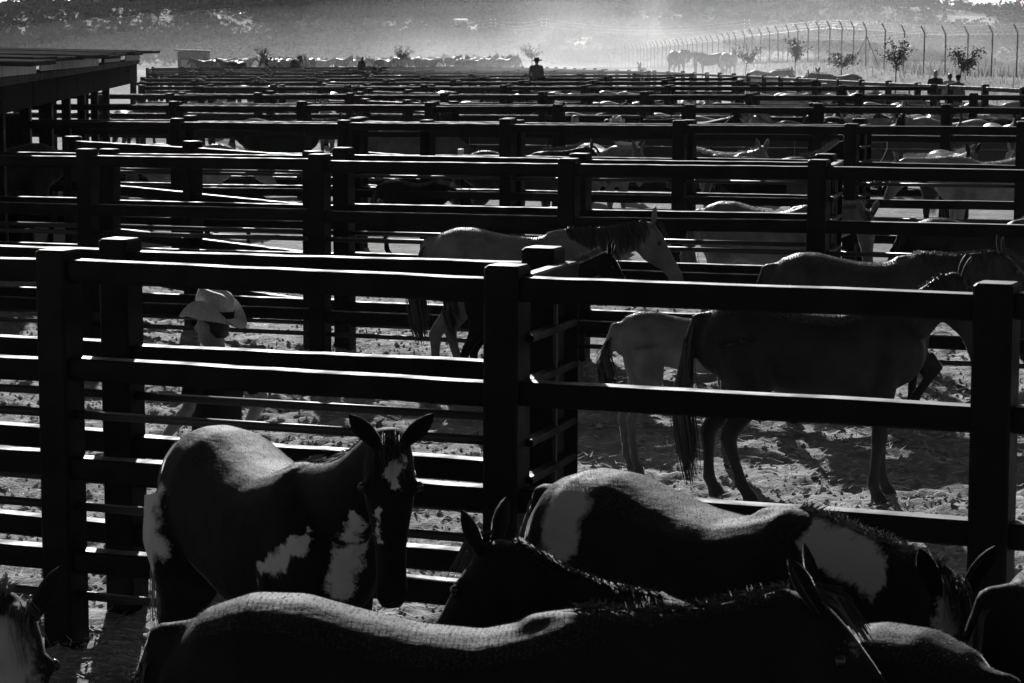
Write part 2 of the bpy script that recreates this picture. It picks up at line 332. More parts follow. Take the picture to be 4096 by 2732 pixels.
def coat(name, col, patches=None, white=.55, sheen=.35, var=.35, legs=None, rough=.48, spec=.1):
    "short coat: base shade with soft mottling, optional white patches (centre, radius) in the horse's own frame, dark lower legs"
    def build(m, n, l, p, tc):
        nz = n.new('ShaderNodeTexNoise'); nz.inputs['Scale'].default_value = 5; nz.inputs['Detail'].default_value = 5; l.new(tc.outputs['Object'], nz.inputs[0])
        r = n.new('ShaderNodeMapRange'); r.inputs[1].default_value = .3; r.inputs[2].default_value = .7; r.inputs[3].default_value = col * (1 - var); r.inputs[4].default_value = col * (1 + var)
        l.new(nz.outputs[0], r.inputs[0]); cur = r.outputs[0]
        if legs is not None:
            sx = n.new('ShaderNodeSeparateXYZ'); l.new(tc.outputs['Object'], sx.inputs[0])
            k = n.new('ShaderNodeMapRange'); k.inputs[1].default_value = .35; k.inputs[2].default_value = .6; l.new(sx.outputs[2], k.inputs[0])
            mx = n.new('ShaderNodeMix'); mx.inputs[2].default_value = legs; l.new(k.outputs[0], mx.inputs[0]); l.new(cur, mx.inputs[3]); cur = mx.outputs[0]
        if patches:
            n2 = n.new('ShaderNodeTexNoise'); n2.inputs['Scale'].default_value = 7; n2.inputs['Detail'].default_value = 4; l.new(tc.outputs['Object'], n2.inputs[0])
            va = n.new('ShaderNodeVectorMath'); va.operation = 'SUBTRACT'; va.inputs[1].default_value = (.5, .5, .5); l.new(n2.outputs['Color'], va.inputs[0])
            vs = n.new('ShaderNodeVectorMath'); vs.operation = 'MULTIPLY_ADD'; vs.inputs[1].default_value = (.2, .2, .2); l.new(va.outputs[0], vs.inputs[0]); l.new(tc.outputs['Object'], vs.inputs[2])
            n3 = n.new('ShaderNodeTexNoise'); n3.inputs['Scale'].default_value = 75; n3.inputs['Detail'].default_value = 3; l.new(tc.outputs['Object'], n3.inputs[0])
            v3 = n.new('ShaderNodeVectorMath'); v3.operation = 'SUBTRACT'; v3.inputs[1].default_value = (.5, .5, .5); l.new(n3.outputs['Color'], v3.inputs[0])
            v4 = n.new('ShaderNodeVectorMath'); v4.operation = 'MULTIPLY_ADD'; v4.inputs[1].default_value = (.05, .05, .05); l.new(v3.outputs[0], v4.inputs[0]); l.new(vs.outputs[0], v4.inputs[2]); vs = v4
            mask = None
            for c, rad in patches:
                sq = rad if hasattr(rad, '__len__') else (rad,) * 3
                ms = n.new('ShaderNodeVectorMath'); ms.operation = 'SUBTRACT'; ms.inputs[1].default_value = c; l.new(vs.outputs[0], ms.inputs[0])
                dv = n.new('ShaderNodeVectorMath'); dv.operation = 'DIVIDE'; dv.inputs[1].default_value = sq; l.new(ms.outputs[0], dv.inputs[0])
                ln = n.new('ShaderNodeVectorMath'); ln.operation = 'LENGTH'; l.new(dv.outputs[0], ln.inputs[0])
                if mask is None: mask = ln.outputs['Value']
                else:
                    mn_ = n.new('ShaderNodeMath'); mn_.operation = 'MINIMUM'; l.new(mask, mn_.inputs[0]); l.new(ln.outputs['Value'], mn_.inputs[1]); mask = mn_.outputs[0]
            k = n.new('ShaderNodeMapRange'); k.inputs[1].default_value = .74; k.inputs[2].default_value = 1.1; k.inputs[3].default_value = 1; k.inputs[4].default_value = 0; l.new(mask, k.inputs[0])
            mx = n.new('ShaderNodeMix'); mx.inputs[3].default_value = white; l.new(k.outputs[0], mx.inputs[0]); l.new(cur, mx.inputs[2]); cur = mx.outputs[0]
        l.new(cur, p.inputs['Base Color'])
        mp = n.new('ShaderNodeMapping'); mp.inputs['Scale'].default_value = (24, 60, 60); l.new(tc.outputs['Object'], mp.inputs[0])
        bz = n.new('ShaderNodeTexNoise'); bz.inputs['Scale'].default_value = 1; bz.inputs['Detail'].default_value = 4; l.new(mp.outputs[0], bz.inputs[0])
        b2 = n.new('ShaderNodeTexNoise'); b2.inputs['Scale'].default_value = 9; b2.inputs['Detail'].default_value = 5; l.new(tc.outputs['Object'], b2.inputs[0])
        ad = n.new('ShaderNodeMath'); ad.operation = 'MULTIPLY_ADD'; ad.inputs[1].default_value = 4.; l.new(b2.outputs[0], ad.inputs[0]); l.new(bz.outputs[0], ad.inputs[2])
        b = n.new('ShaderNodeBump'); b.inputs['Strength'].default_value = .3; b.inputs['Distance'].default_value = .005; l.new(ad.outputs[0], b.inputs['Height']); l.new(b.outputs[0], p.inputs['Normal'])
    return mat(name, build, rough=rough, spec=spec, sheen=sheen)
def hairmat(name, col): return mat(name, col=col, rough=.45, spec=.5, sheen=.3)
# ---------------------------------------------------------------- terrain
BND = [(4096, 355), (3447, 325), (2732, 290), (2005, 266)]           # right boundary fence, rail top
BP = [at(x, y, 1.99) for x, y in BND]
BP = [BP[0] + (BP[0] - BP[1]) * 1.0] + BP
def xb(Y): return np.interp(Y, [p.y for p in BP], [p.x for p in BP])
CF = [(27.5, 95), (24.4, 115), (20.5, 138), (16.7, 178), (12.8, 245), (5.5, 330)]   # chain-link fence line
CFZ = [1.95, 1.93, 1.9, 1.5, 1.0, .9]
def xc(Y): return np.interp(Y, [p[1] for p in CF], [p[0] for p in CF])
def vnoise(X, Y, sc, seed):
    r = np.random.RandomState(seed); g = r.rand(257, 257)
    x = np.mod(X / sc, 256); y = np.mod(Y / sc, 256); i = x.astype(int); j = y.astype(int); u = x - i; v = y - j
    u = u * u * (3 - 2 * u); v = v * v * (3 - 2 * v)
    return (g[j, i] * (1 - u) + g[j, i + 1] * u) * (1 - v) + (g[j + 1, i] * (1 - u) + g[j + 1, i + 1] * u) * v
def on_(X, Y): return sstep(1.5, 6, X - xb(Y)) * sstep(122, 150, Y)
def terr(X, Y):
    X = np.asarray(X, float); Y = np.asarray(Y, float)
    z = SL * np.clip(X, -45, 30)
    z = z + sstep(174, 205, Y) * .95 * (1 - on_(X, Y))
    e = X - xb(Y); on = sstep(50, 64, Y)
    z = z + on * (.45 + .75 * sstep(122, 150, Y)) * sstep(1.5, 6, e) * (1 - .2 * sstep(160, 200, Y))
    b = X - xc(Y); cz = np.interp(Y, [p[1] for p in CF], CFZ)
    z = z + sstep(70, 95, Y) * (1 - sstep(300, 340, Y)) * np.clip(cz - .55 - SL * 20, 0, 3) * sstep(-4.2, -1.2, b + (vnoise(X, Y, 3, 5) - .5) * 1.5)
    h = np.clip(Y - 300, 0, 520); z = z + h * .0335 * sstep(280, 420, Y)
    z = z + sstep(330, 500, Y) * ((vnoise(X, Y, 90, 1) - .5) * 7 + (vnoise(X, Y, 35, 2) - .5) * 2.2)
    mid = np.exp(-((X + 10) / 120.) ** 2); z = z + sstep(560, 820, Y) * 6 * mid
    z = z - sstep(820, 1000, Y) * 14 - sstep(60, 140, -X) * sstep(600, 720, Y) * 3.4 - sstep(110, 150, X) * sstep(600, 720, Y) * 1.6
    return z
def T(x, y): return float(terr(np.array([x]), np.array([y]))[0])
FIELDS = []      # (x, y, rx, ry) bright dry fields on the hill
def fld(px, py, Y, wpx, dy):
    p = atY(px, py, Y); FIELDS.append((p.x, Y, wpx * Y / FPX / 2, dy))
# pixel row on the hillside -> distance, from the terrain itself
def hillY(px, py):
    d = ray(px, py); best = None
    for Y in np.arange(300, 830, 3):
        t = Y / d.y; z = HC + d.z * t
        if z <= T(d.x * t, Y): return float(Y)
    return 820.
for px, py, wpx, dy in ((1930, 120, 260, 22), (2200, 165, 120, 18), (2310, 175, 220, 14), (2500, 152, 400, 9), (130, 172, 260, 8), (430, 80, 80, 10), (3200, 120, 500, 8), (3560, 112, 300, 10), (3900, 82, 300, 10),
                        (3900, 200, 250, 10), (1690, 100, 90, 9), (1420, 68, 120, 10), (840, 78, 120, 9), (1560, 125, 260, 10), (2650, 70, 200, 9), (3800, 40, 250, 12), (3500, 215, 300, 12), (3100, 225, 300, 10)):
    fld(px, py, hillY(px, py), wpx, dy)
def tcol(X, Y):
    c = np.full(X.shape, .22)
    pen = (Y < 172) & (X < xb(Y) + 1)
    c = np.where(~pen, .20, c); c = np.where(Y > 300, .05, c)
    for x, y, rx, ry in FIELDS:
        q = ((X - x) / rx) ** 2 + ((Y - y) / ry) ** 2 + (vnoise(X, Y, 6, 9) - .5) * .8
        c = np.where(q < 1, .3, c)
    v = (X < -60) & (Y > 690) & (Y < 800); c = np.where(v, .2, c)
    return c
def ground_build(m, n, l, p, tc):
    at_ = n.new('ShaderNodeAttribute'); at_.attribute_name = 'tone'
    nz = n.new('ShaderNodeTexNoise'); nz.inputs['Scale'].default_value = 1.3; nz.inputs['Detail'].default_value = 9; nz.inputs['Roughness'].default_value = .7; l.new(tc.outputs['Object'], nz.inputs[0])
    r = n.new('ShaderNodeMapRange'); r.inputs[1].default_value = .3; r.inputs[2].default_value = .7; r.inputs[3].default_value = .45; r.inputs[4].default_value = 1.5; l.new(nz.outputs[0], r.inputs[0])
    # straw and trodden litter
    mp = n.new('ShaderNodeMapping'); mp.inputs['Scale'].default_value = (9, 30, 20); l.new(tc.outputs['Object'], mp.inputs[0])
    n2 = n.new('ShaderNodeTexNoise'); n2.inputs['Scale'].default_value = 1.; n2.inputs['Detail'].default_value = 3; l.new(mp.outputs[0], n2.inputs[0])
    r2 = n.new('ShaderNodeMapRange'); r2.inputs[1].default_value = .56; r2.inputs[2].default_value = .68; r2.inputs[3].default_value = 1; r2.inputs[4].default_value = 2.3; l.new(n2.outputs[0], r2.inputs[0])
    a = n.new('ShaderNodeMath'); a.operation = 'MULTIPLY'; l.new(r.outputs[0], a.inputs[0]); l.new(at_.outputs['Fac'], a.inputs[1])
    b = n.new('ShaderNodeMath'); b.operation = 'MULTIPLY'; l.new(a.outputs[0], b.inputs[0]); l.new(r2.outputs[0], b.inputs[1]); l.new(b.outputs[0], p.inputs['Base Color'])
    bz = n.new('ShaderNodeTexNoise'); bz.inputs['Scale'].default_value = 22; bz.inputs['Detail'].default_value = 6; bz.inputs['Roughness'].default_value = .7; l.new(tc.outputs['Object'], bz.inputs[0])
    bp = n.new('ShaderNodeBump'); bp.inputs['Strength'].default_value = .9; bp.inputs['Distance'].default_value = .09; l.new(bz.outputs[0], bp.inputs['Height']); l.new(bp.outputs[0], p.inputs['Normal'])
M_GROUND = mat('trodden_earth', ground_build, rough=.95, spec=.08)
def grid(name, Xs, Ys, zf, cf, m, smooth=True):
    X, Y = np.meshgrid(Xs, Ys); Z = zf(X, Y); nx, ny = len(Xs), len(Ys)
    v = np.stack([X, Y, Z], -1).reshape(-1, 3)
    i = np.arange((ny - 1) * (nx - 1)); r = i // (nx - 1); c = i % (nx - 1); a = r * nx + c
    f = np.stack([a, a + 1, a + nx + 1, a + nx], -1)
    me = bpy.data.meshes.new(name); me.vertices.add(len(v)); me.vertices.foreach_set('co', v.ravel())
    me.loops.add(f.size); me.loops.foreach_set('vertex_index', f.ravel()); me.polygons.add(len(f)); me.polygons.foreach_set('loop_start', np.arange(0, f.size, 4)); me.polygons.foreach_set('loop_total', np.full(len(f), 4))
    me.update(); me.materials.append(m); me.polygons.foreach_set('use_smooth', np.full(len(f), smooth))
    at_ = me.attributes.new('tone', 'FLOAT', 'POINT'); at_.data.foreach_set('value', cf(X, Y).ravel().astype(np.float32))
    return me
NX0, NX1, NY0, NY1 = -7.6, 7.6, 4.5, 33.
def zter(X, Y):
    z = terr(X, Y)
    inn = (X > NX0 + .6) & (X < NX1 - .6) & (Y > NY0 + .6) & (Y < NY1 - .8)
    return z - np.where(inn, .12, 0)
Xs = np.concatenate([np.arange(-620, -60, 8), np.arange(-60, -30, 2.), np.arange(-30, 32, .8), np.arange(32, 60, 2.), np.arange(60, 621, 8)])
Ys = np.concatenate([np.arange(-25, 40, .8), np.arange(40, 210, 1.3), np.arange(210, 1200, 5)])
link('ground', grid('ground', Xs, Ys, zter, tcol, M_GROUND), kind='structure')
def znear(X, Y):
    z = SL * X + .03
    n = sum((vnoise(X, Y, s, 20 + i) - .5) * a for i, (s, a) in enumerate(((.9, .04), (.31, .035), (.14, .045), (.086, .05))))
    edge = np.minimum(np.minimum(X - NX0, NX1 - X), np.minimum(Y - NY0, NY1 - Y)); return z - .03 + (n + .01) * sstep(0, .8, edge) - .012
def cnear(X, Y): return np.full(X.shape, .3) * (.7 + .6 * vnoise(X, Y, 1.7, 31))
link('pen_floor', grid('pen_floor', np.arange(NX0, NX1, .046), np.concatenate([np.arange(NY0, 20, .046), np.arange(20, NY1, .06)]), znear, cnear, M_GROUND), kind='structure')
# ---------------------------------------------------------------- timber fences
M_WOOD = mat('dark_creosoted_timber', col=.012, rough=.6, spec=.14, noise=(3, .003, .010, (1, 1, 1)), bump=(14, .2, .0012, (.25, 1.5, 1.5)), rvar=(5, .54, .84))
M_PIPE = mat('dark_painted_pipe', col=.02, rough=.45, spec=.5)
TP = .428; PHI = -math.atan(TP)
PW = .175
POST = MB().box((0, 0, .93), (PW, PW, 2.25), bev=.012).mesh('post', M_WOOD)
RH, RT = .115, .115
def rail_mesh(L, h=RH, t=RT, bev=.01):
    key = (round(L, 2), h, t)
    if key not in rail_mesh.c:
        mb = MB(); n = max(2, int(L / .22)); v = []; prof = [(-t / 2, -h + bev), (-t / 2 + bev, -h), (t / 2 - bev, -h), (t / 2, -h + bev), (t / 2, -bev), (t / 2 - bev, 0), (-t / 2 + bev, 0), (-t / 2, -bev)]
        R = random.Random(len(rail_mesh.c))
        for i in range(n + 1):
            jy, jz = R.uniform(-.002, .002), R.uniform(-.0018, .0018)
            v += [(-L / 2 + L * i / n, y + jy, z + jz) for y, z in prof]
        f = [tuple(range(8)), tuple(range(n * 8 + 7, n * 8 - 1, -1))]
        for i in range(n):
            for k in range(8): j = (k + 1) % 8; f.append((i * 8 + k, i * 8 + 8 + k, i * 8 + 8 + j, i * 8 + j))
        mb.add(v, f); rail_mesh.c[key] = mb.mesh('rail', M_WOOD)
    return rail_mesh.c[key]
rail_mesh.c = {}
def rail(a, b, parent, h=RH, t=RT, name='rail', me=None):
    "a, b: world points of the rail's top edge"
    d = b - a; L = d.length; x = d.normalized(); y = Vector((-x.y, x.x, 0)).normalized(); z = x.cross(y)
    m = me or rail_mesh(round(L, 1), h, t); Lm = round(L, 1)
    o = link(name, m, parent); c = (a + b) / 2
    o.matrix_basis = Matrix((( x.x * L / Lm, y.x, z.x, c.x), (x.y * L / Lm, y.y, z.y, c.y), (x.z * L / Lm, y.z, z.z, c.z), (0, 0, 0, 1)))
    return o
LV = [1.99, 1.49, .99, .50]
def fence(label, pts, levels=LV, pipes=(), step=1, skip=(), group='timber pen fences', hj=.012, pscale=1.):
    "pts: post base XY in order; a post at each, rails butted between them"
    t = thing('pen_fence', label, 'fence', (pts[0][0], pts[0][1], gz(pts[0][0])), 0, group)
    inv = Matrix.Translation(-Vector(t.location))
    W = [Vector((p[0], p[1], gz(p[0]) if len(p) < 3 else p[2])) for p in pts]
    for i, p in enumerate(W):
        d = (W[min(i + 1, len(W) - 1)] - W[max(i - 1, 0)]); a = math.atan2(d.y, d.x)
        o = link('post', POST, t, p - Vector(t.location)); o.rotation_euler = (rnd.uniform(-.006, .006), rnd.uniform(-.006, .006), a + rnd.uniform(-.03, .03)); o.location.z += rnd.uniform(-.03, .02)
    for i in range(0, len(W) - 1, step):
        j = min(i + step, len(W) - 1)
        if i in skip: continue
        a, b = W[i], W[j]; x = (b - a).normalized() * (PW / 2 - .004)
        for lv in levels:
            ja, jb = rnd.uniform(-hj, hj), rnd.uniform(-hj, hj)
            o = rail(a + x + Vector((0, 0, lv + ja)), b - x + Vector((0, 0, lv + jb)), t); o.matrix_basis = inv @ o.matrix_basis
        for lv in pipes:
            mb = MB().tube([(0, 0, 0), (1, 0, 0)], .024, 8); A, B = a + Vector((0, 0, lv)) - Vector(t.location), b + Vector((0, 0, lv)) - Vector(t.location)
            link('pipe', MB().tube([A, B], .024, 8).mesh('pipe', M_PIPE, True), t)
    return t
ROWY = [1105, 648, 496, 424, 380, 347, 328, 313, 300.5, 289, 282, 275.5, 269.5, 265]
Y0 = [at(2048, y, 1.99).y for y in ROWY]
GAP = [.74, .9, .85, 1.0, 1.1, 1.1, 1.0, 1.0, 1., 1., 1., 1., 0, 0]
PH = [-.03, .53, -.08, .87, .72, 2.1, .3, 1.2, .5, 1.9, .1, 1.0, .6, 1.5]       # X of one post in each row
XEND = [.16, 3.05, 4.85, 6.0, 5.6, 7.3, 7.9, 8, 6, 5, 3, 1, 0, 0]                # right end of the rear line
SPX = 2.39
ORD = ['first', 'second', 'third', 'fourth', 'fifth', 'sixth', 'seventh', 'eighth', 'ninth', 'tenth', 'eleventh', 'twelfth', 'thirteenth', 'fourteenth']
LEFTX = lambda Y: -.228 * Y if Y < 64 else -.172 * Y + .5
PXF = {0: [-1600, 230, 2025, 4007, 6000], 1: [-580, 348, 1275, 2270, 3275, 4300], 2: [-600, 58, 710, 1375, 2025, 2712, 3400, 4085, 4780], 3: [-330, 180, 700, 1208, 1717, 2228, 2753, 3265, 3777, 4290]}
PXR = {0: [-1450, 482, 2174], 1: [-500, 433, 1376, 2319, 3296], 2: [-560, 100, 765, 1425, 2069, 2752, 3432], 3: [-300, 210, 715, 1225, 1735, 2236, 2742, 3248]}
for k, y0 in enumerate(Y0):
    def pts(off, ph, x0, x1):
        if k in PXF:
            u = [(p - 2048) / FPX for p in (PXR if off else PXF)[k]]; return [(v * (y0 + off) / (1 + TP * v), (y0 + off) * (1 - TP * v / (1 + TP * v))) for v in u]
        n0 = math.ceil((x0 - ph) / SPX); n1 = math.floor((x1 - ph) / SPX)
        return [(ph + SPX * n, y0 + off - TP * (ph + SPX * n)) for n in range(n0, n1 + 1)]
    xl = LEFTX(y0 + 3) - (1.5 if k < 5 else 0)
    xr = .235 * y0 + 2.5
    for X in np.arange(0, 40, .2):
        if y0 - TP * X > 60 and X > xb(y0 - TP * X) - .3: xr = min(xr, X)
    lev = LV if k < 4 else LV[:3] if k < 7 else LV[:2]
    if k == 0:
        P = pts(0, PH[0], xl, xr)
        i0 = min(range(len(P)), key=lambda i: abs(P[i][0] + .03))
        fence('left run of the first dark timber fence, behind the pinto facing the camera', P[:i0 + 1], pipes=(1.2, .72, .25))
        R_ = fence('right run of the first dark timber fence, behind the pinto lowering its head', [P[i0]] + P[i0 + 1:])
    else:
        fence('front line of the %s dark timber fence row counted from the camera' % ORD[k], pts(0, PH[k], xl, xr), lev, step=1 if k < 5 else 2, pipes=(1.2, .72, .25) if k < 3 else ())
    if GAP[k]:
        P2 = pts(GAP[k], PH[k] + .19, xl, XEND[k] + .1)
        fence('rear line of the %s dark timber fence row counted from the camera' % ORD[k], P2, lev, step=1 if k < 5 else 2, pipes=(1.2, .72, .25) if k < 3 else ())
        if k < 4:     # short rails closing the end of the double row
            e = P2[-1]; s0 = min(pts(0, PH[k], xl, xr), key=lambda q: abs(q[0] - e[0]))
            t = thing('end_panel', 'short rail panel closing the right end of the %s double fence row' % ORD[k], 'fence', (s0[0], s0[1], gz(s0[0])), 0, 'end panels of the double rows')
            s1 = Vector((.095, 0, 0)); dv = Vector((e[0] - s0[0] + .135, e[1] - s0[1] + .03, 0))
            for lv in (2.0, 1.71, 1.5, 1.21, 1.03, .72, .54, .24):
                rail(s1 + Vector((0, 0, lv)), dv + Vector((0, 0, lv)), t, .1 if lv > 1.9 else .035, .075)
            link('post', POST, t, dv + Vector((0, .09, -.08))).scale = (.5, .5, 1)
            link('rod', MB().tube([dv * .6 + Vector((.05, 0, .2)), dv * .6 + Vector((.05, 0, 1.95))], .011, 6).mesh('rod', M_PIPE), t)
# right boundary of the far pens
bl = []; 
for i in range(len(BP) - 1):
    a, b = BP[i], BP[i + 1]; n = max(1, int((b - a).length / 3.0))
    bl += [(a.x + (b.x - a.x) * j / n, a.y + (b.y - a.y) * j / n) for j in range(n)]
fence('long dark boundary fence running away along the right side of the far pens', bl, LV[:3])
# slanting fences inside the pens
def slant(label, pix, n, lev=LV):
    q = [at(x, y, 1.99) for x, y in pix]; P = []
    for i in range(len(q) - 1):
        for j in range(n): P.append(((q[i].x * (n - j) + q[i + 1].x * j) / n, (q[i].y * (n - j) + q[i + 1].y * j) / n))
    P.append((q[-1].x, q[-1].y)); fence(label, P, lev, group='slanting fences in the pens')
slant('slanting dark rail fence running down to the right in the pen behind the second row', [(289, 561), (768, 593), (1252, 622)], 1)
slant('slanting dark rail fence in the pen behind the third row, left of centre', [(1440, 480), (1710, 489), (2040, 490.5)], 1, LV[:3])
slant('slanting dark rail fence in the pen behind the fourth row, left of centre', [(1460, 403), (1815, 414)], 2, LV[:3])
slant('slanting dark rail fence in the pen behind the fifth row, left of centre', [(1478, 365), (1795, 372)], 2, LV[:2])
slant('slanting dark rail fence in the pen behind the sixth row, left of centre', [(1300, 339), (1650, 344.5)], 2, LV[:2])
# solid boards along the fourth row
t = thing('board_screen', 'solid dark board screen fixed behind the rails of the fourth fence row', 'screen', (0, 0, 0))
M_BOARD = mat('grey_dusty_boards', col=.05, rough=.7, spec=.3, noise=(2, .035, .07, (1, 1, 1)))
for i in range(9):
    xa = -2.4 + i * 1.55; xb_ = xa + 1.53; ya = Y0[3] + GAP[3] + .25 - TP * xa; yb = Y0[3] + GAP[3] + .25 - TP * xb_
    for lv in (1.4, 1.19, .98, .77):
        rail(Vector((xa, ya, gz(xa) + lv)), Vector((xb_, yb, gz(xb_) + lv)), t, .2, .03, 'board').data.materials[0] = M_BOARD
# ---------------------------------------------------------------- horses
C_BLACK = coat('coat_black', .008, sheen=.4, rough=.72, spec=.08); C_DARK = coat('coat_dark_bay', .02, sheen=.1, legs=.012); C_BAY = coat('coat_bay', .035, sheen=.15, legs=.02)
C_GREY = coat('coat_grey', .13, sheen=.25); C_DUN = coat('coat_dun', .2, sheen=.25, legs=.1); C_WHITE = coat('coat_white', .4, sheen=.2); C_MOUSE = coat('coat_mouse', .07, sheen=.2, legs=.05)
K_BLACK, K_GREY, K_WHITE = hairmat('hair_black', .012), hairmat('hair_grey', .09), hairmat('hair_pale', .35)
def place(hm, anchor, px, py, rz, sc=1., zadd=0., Y=None):
    a = hm[anchor]; r = math.radians(rz)
    p = at(px, py, a.z * sc + zadd) if Y is None else atY(px, py, Y)
    x = p.x - (a.x * math.cos(r) - a.y * math.sin(r)) * sc; y = p.y - (a.x * math.sin(r) + a.y * math.cos(r)) * sc
    return (x, y, gz(x) if Y is None else T(x, y))
FG = .017
M_FUR = mat('dark_coat_rim_hair', col=.14, rough=.6, spec=.15); M_FURP = mat('pale_coat_hair', col=.3, rough=.4, spec=.5)  # hairs on dark coats coloured paler than the coat to paint the backlit rim
from mathutils.bvhtree import BVHTree
K = 4096 / 2351
def H(label, anchor, px, py, rz, sc, ct, hr, patches=None, white=.52, base=.010, **kw):
    "patches: white marks and one painted sunlit neck patch, given as photo positions (2351-wide view) and radii, carried onto the coat where they meet the body"
    hm = horse_meshes('horse', seed=rnd.randrange(999), **kw); loc = place(hm, anchor, px, py, rz, sc)
    if patches:
        bv = BVHTree.FromPolygons([v.co for v in hm['body'].vertices], [p.vertices for p in hm['body'].polygons])
        M = (Matrix.Translation(loc) @ Matrix.Rotation(math.radians(rz), 4, 'Z') @ Matrix.Scale(sc, 4)).inverted(); o = M @ Vector((0, 0, HC)); out = []
        for x, y, r in patches:
            d = (M.to_3x3() @ ray(x * K, y * K)); h = bv.ray_cast(o, d.normalized())
            if h[0] is not None: out.append((tuple(h[0]), r * 1.45 * K / FPX * (h[0] - o).length))
        ct = coat('coat_marked', base, out, white=white, sheen=.4, rough=.72, spec=.08)
    t = horse(label, hm, ct, hr, loc, rz, sc); d = loc[1]; n, ln, w_ = (14000, .009, .0005) if d < 12.5 else (9000, .017, .0013) if d < 27 else (5000, .022, .0025)
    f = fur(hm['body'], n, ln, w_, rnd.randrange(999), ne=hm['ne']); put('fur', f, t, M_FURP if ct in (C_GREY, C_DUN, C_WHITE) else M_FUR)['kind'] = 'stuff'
    return t
# foreground
H('black and white pinto with both ears up, facing the camera beside the fence', 'croup', 897, 1712, -60, 1.0, None, K_GREY, npitch=42, nyaw=6, hyaw=-30, hpitch=-74, voxel=FG, mane='roach', tailside=-.25, legs=dict(hr=-.08, hl=.1), ear=-.3, spread=.75,
  patches=[(905, 1080, 17), (912, 1092, 12), (880, 1190, 8), (879, 1210, 10), (877, 1235, 10), (876, 1260, 8), (598, 1312, 20), (590, 1335, 10), (625, 1300, 26), (650, 1290, 26), (678, 1268, 22), (695, 1240, 12), (707, 1218, 6), (812, 1200, 18), (806, 1230, 22), (800, 1270, 24), (792, 1310, 26), (785, 1350, 26),
           (345, 1085, 30), (340, 1120, 36), (338, 1160, 40), (340, 1200, 40), (342, 1240, 36), (340, 1280, 32), (335, 1320, 30), (325, 1370, 30), (315, 1420, 28), (300, 1470, 30), (295, 1520, 30), (365, 1050, 24)])
H('black horse with a narrow white blaze across the bottom of the picture, ears pricked', 'croup', 1132, 2386, -8, .99, None, K_BLACK, npitch=24, nyaw=0, hyaw=-10, hpitch=-46, nlen=.96, voxel=FG, mane='roach', ear=.75, spread=.35, white=.1, patches=[(1955, 1460, 12), (1968, 1485, 13), (1985, 1512, 12), (2000, 1540, 12)])
H('black horse with its head to the left, between the facing pinto and the bottom horse', 'croup', 3588, 2500, 147, .93, C_BLACK, K_BLACK, nlen=.92, npitch=32, nyaw=8, hyaw=-8, hpitch=-52, voxel=FG, mane='roach', ear=-.1, spread=.6)
H('black and white pinto lowering its head towards the right post', 'croup', 2456, 1887, -46, 1.0, None, K_GREY, nlen=.9, npitch=1, nyaw=-5, hyaw=-28, hpitch=-66, voxel=FG, mane='roach', tailside=-.2, white=.3, spread=.5,
  patches=[(1300, 1130, 45), (1290, 1170, 50), (1285, 1215, 45), (1290, 1255, 35), (1330, 1105, 35), (1870, 1215, 28), (1880, 1245, 40), (1915, 1245, 40), (1945, 1275, 42), (1975, 1305, 34), (2000, 1330, 26), (2165, 1425, 22), (2165, 1455, 24), (2160, 1485, 20)])
H('dark horse rump cut off by the right edge at the bottom', 'croup', 4420, 2215, 8, 1.0, C_BLACK, K_BLACK, voxel=FG + .004)
H('horse head with white face cut off by the left edge at the bottom', 'poll', 70, 2415, -52, 1.0, None, K_GREY, npitch=6, nyaw=2, hyaw=-10, hpitch=-62, voxel=FG, mane='roach', white=.3, base=.016, spread=.5, patches=[(20, 1470, 40), (25, 1510, 40), (20, 1550, 40), (45, 1330, 25)])  # last patch paints the sunlit neck into the coat, the others a white face
# between the first and second rows
H('pale grey horse looking right with dark mane over the first fence', 'croup', 1873, 911, -2, 1.0, coat('coat_pale_grey', .15, sheen=.2), K_BLACK, npitch=21, hpitch=-56, hyaw=-6, voxel=.022, mane='long', mane_side=-1, tailside=-.1, legs=dict(hl=.12, hr=-.1), nlen=1.05, ear=.2)
H('dark foal half hidden by the neck of the pale grey horse', 'poll', 2445, 1000, -20, .86, C_BLACK, K_BLACK, npitch=34, hpitch=-55, voxel=.022, foal=True, mane='foal', tail=.5)
H('big mouse-grey horse with long dark tail behind the right rails', 'croup', 3005, 1198, 0, .95, coat('coat_mouse_dun', .02, sheen=.15, legs=.04), K_BLACK, npitch=46, nyaw=0, nlen=.9, hpitch=-66, voxel=.022, belly=1.06, mane='long', tail=1.15, legs=dict(fl=.05, fr=-.06, hl=-.08, hr=.14))
H('pale foal with dark tail standing left of the big mouse-grey horse', 'croup', 2596, 1246, 14, .815, coat('coat_pale_foal', .13, sheen=.2, legs=.07), K_BLACK, npitch=30, voxel=.022, foal=True, mane='foal', tail=.55, hpitch=-60)
H('dark bay horse with sunlit croup, neck stretched right above the right rails', 'croup', 3243, 1011, 2, .96, C_BAY, K_BLACK, npitch=16, hpitch=-40, voxel=.022, mane='long', legs=dict(flift=-1))
H('dark horse with its back to the sun behind the right-hand post', 'croup', 3760, 872, 12, 1.0, C_DARK, K_BLACK, npitch=20, voxel=.027)
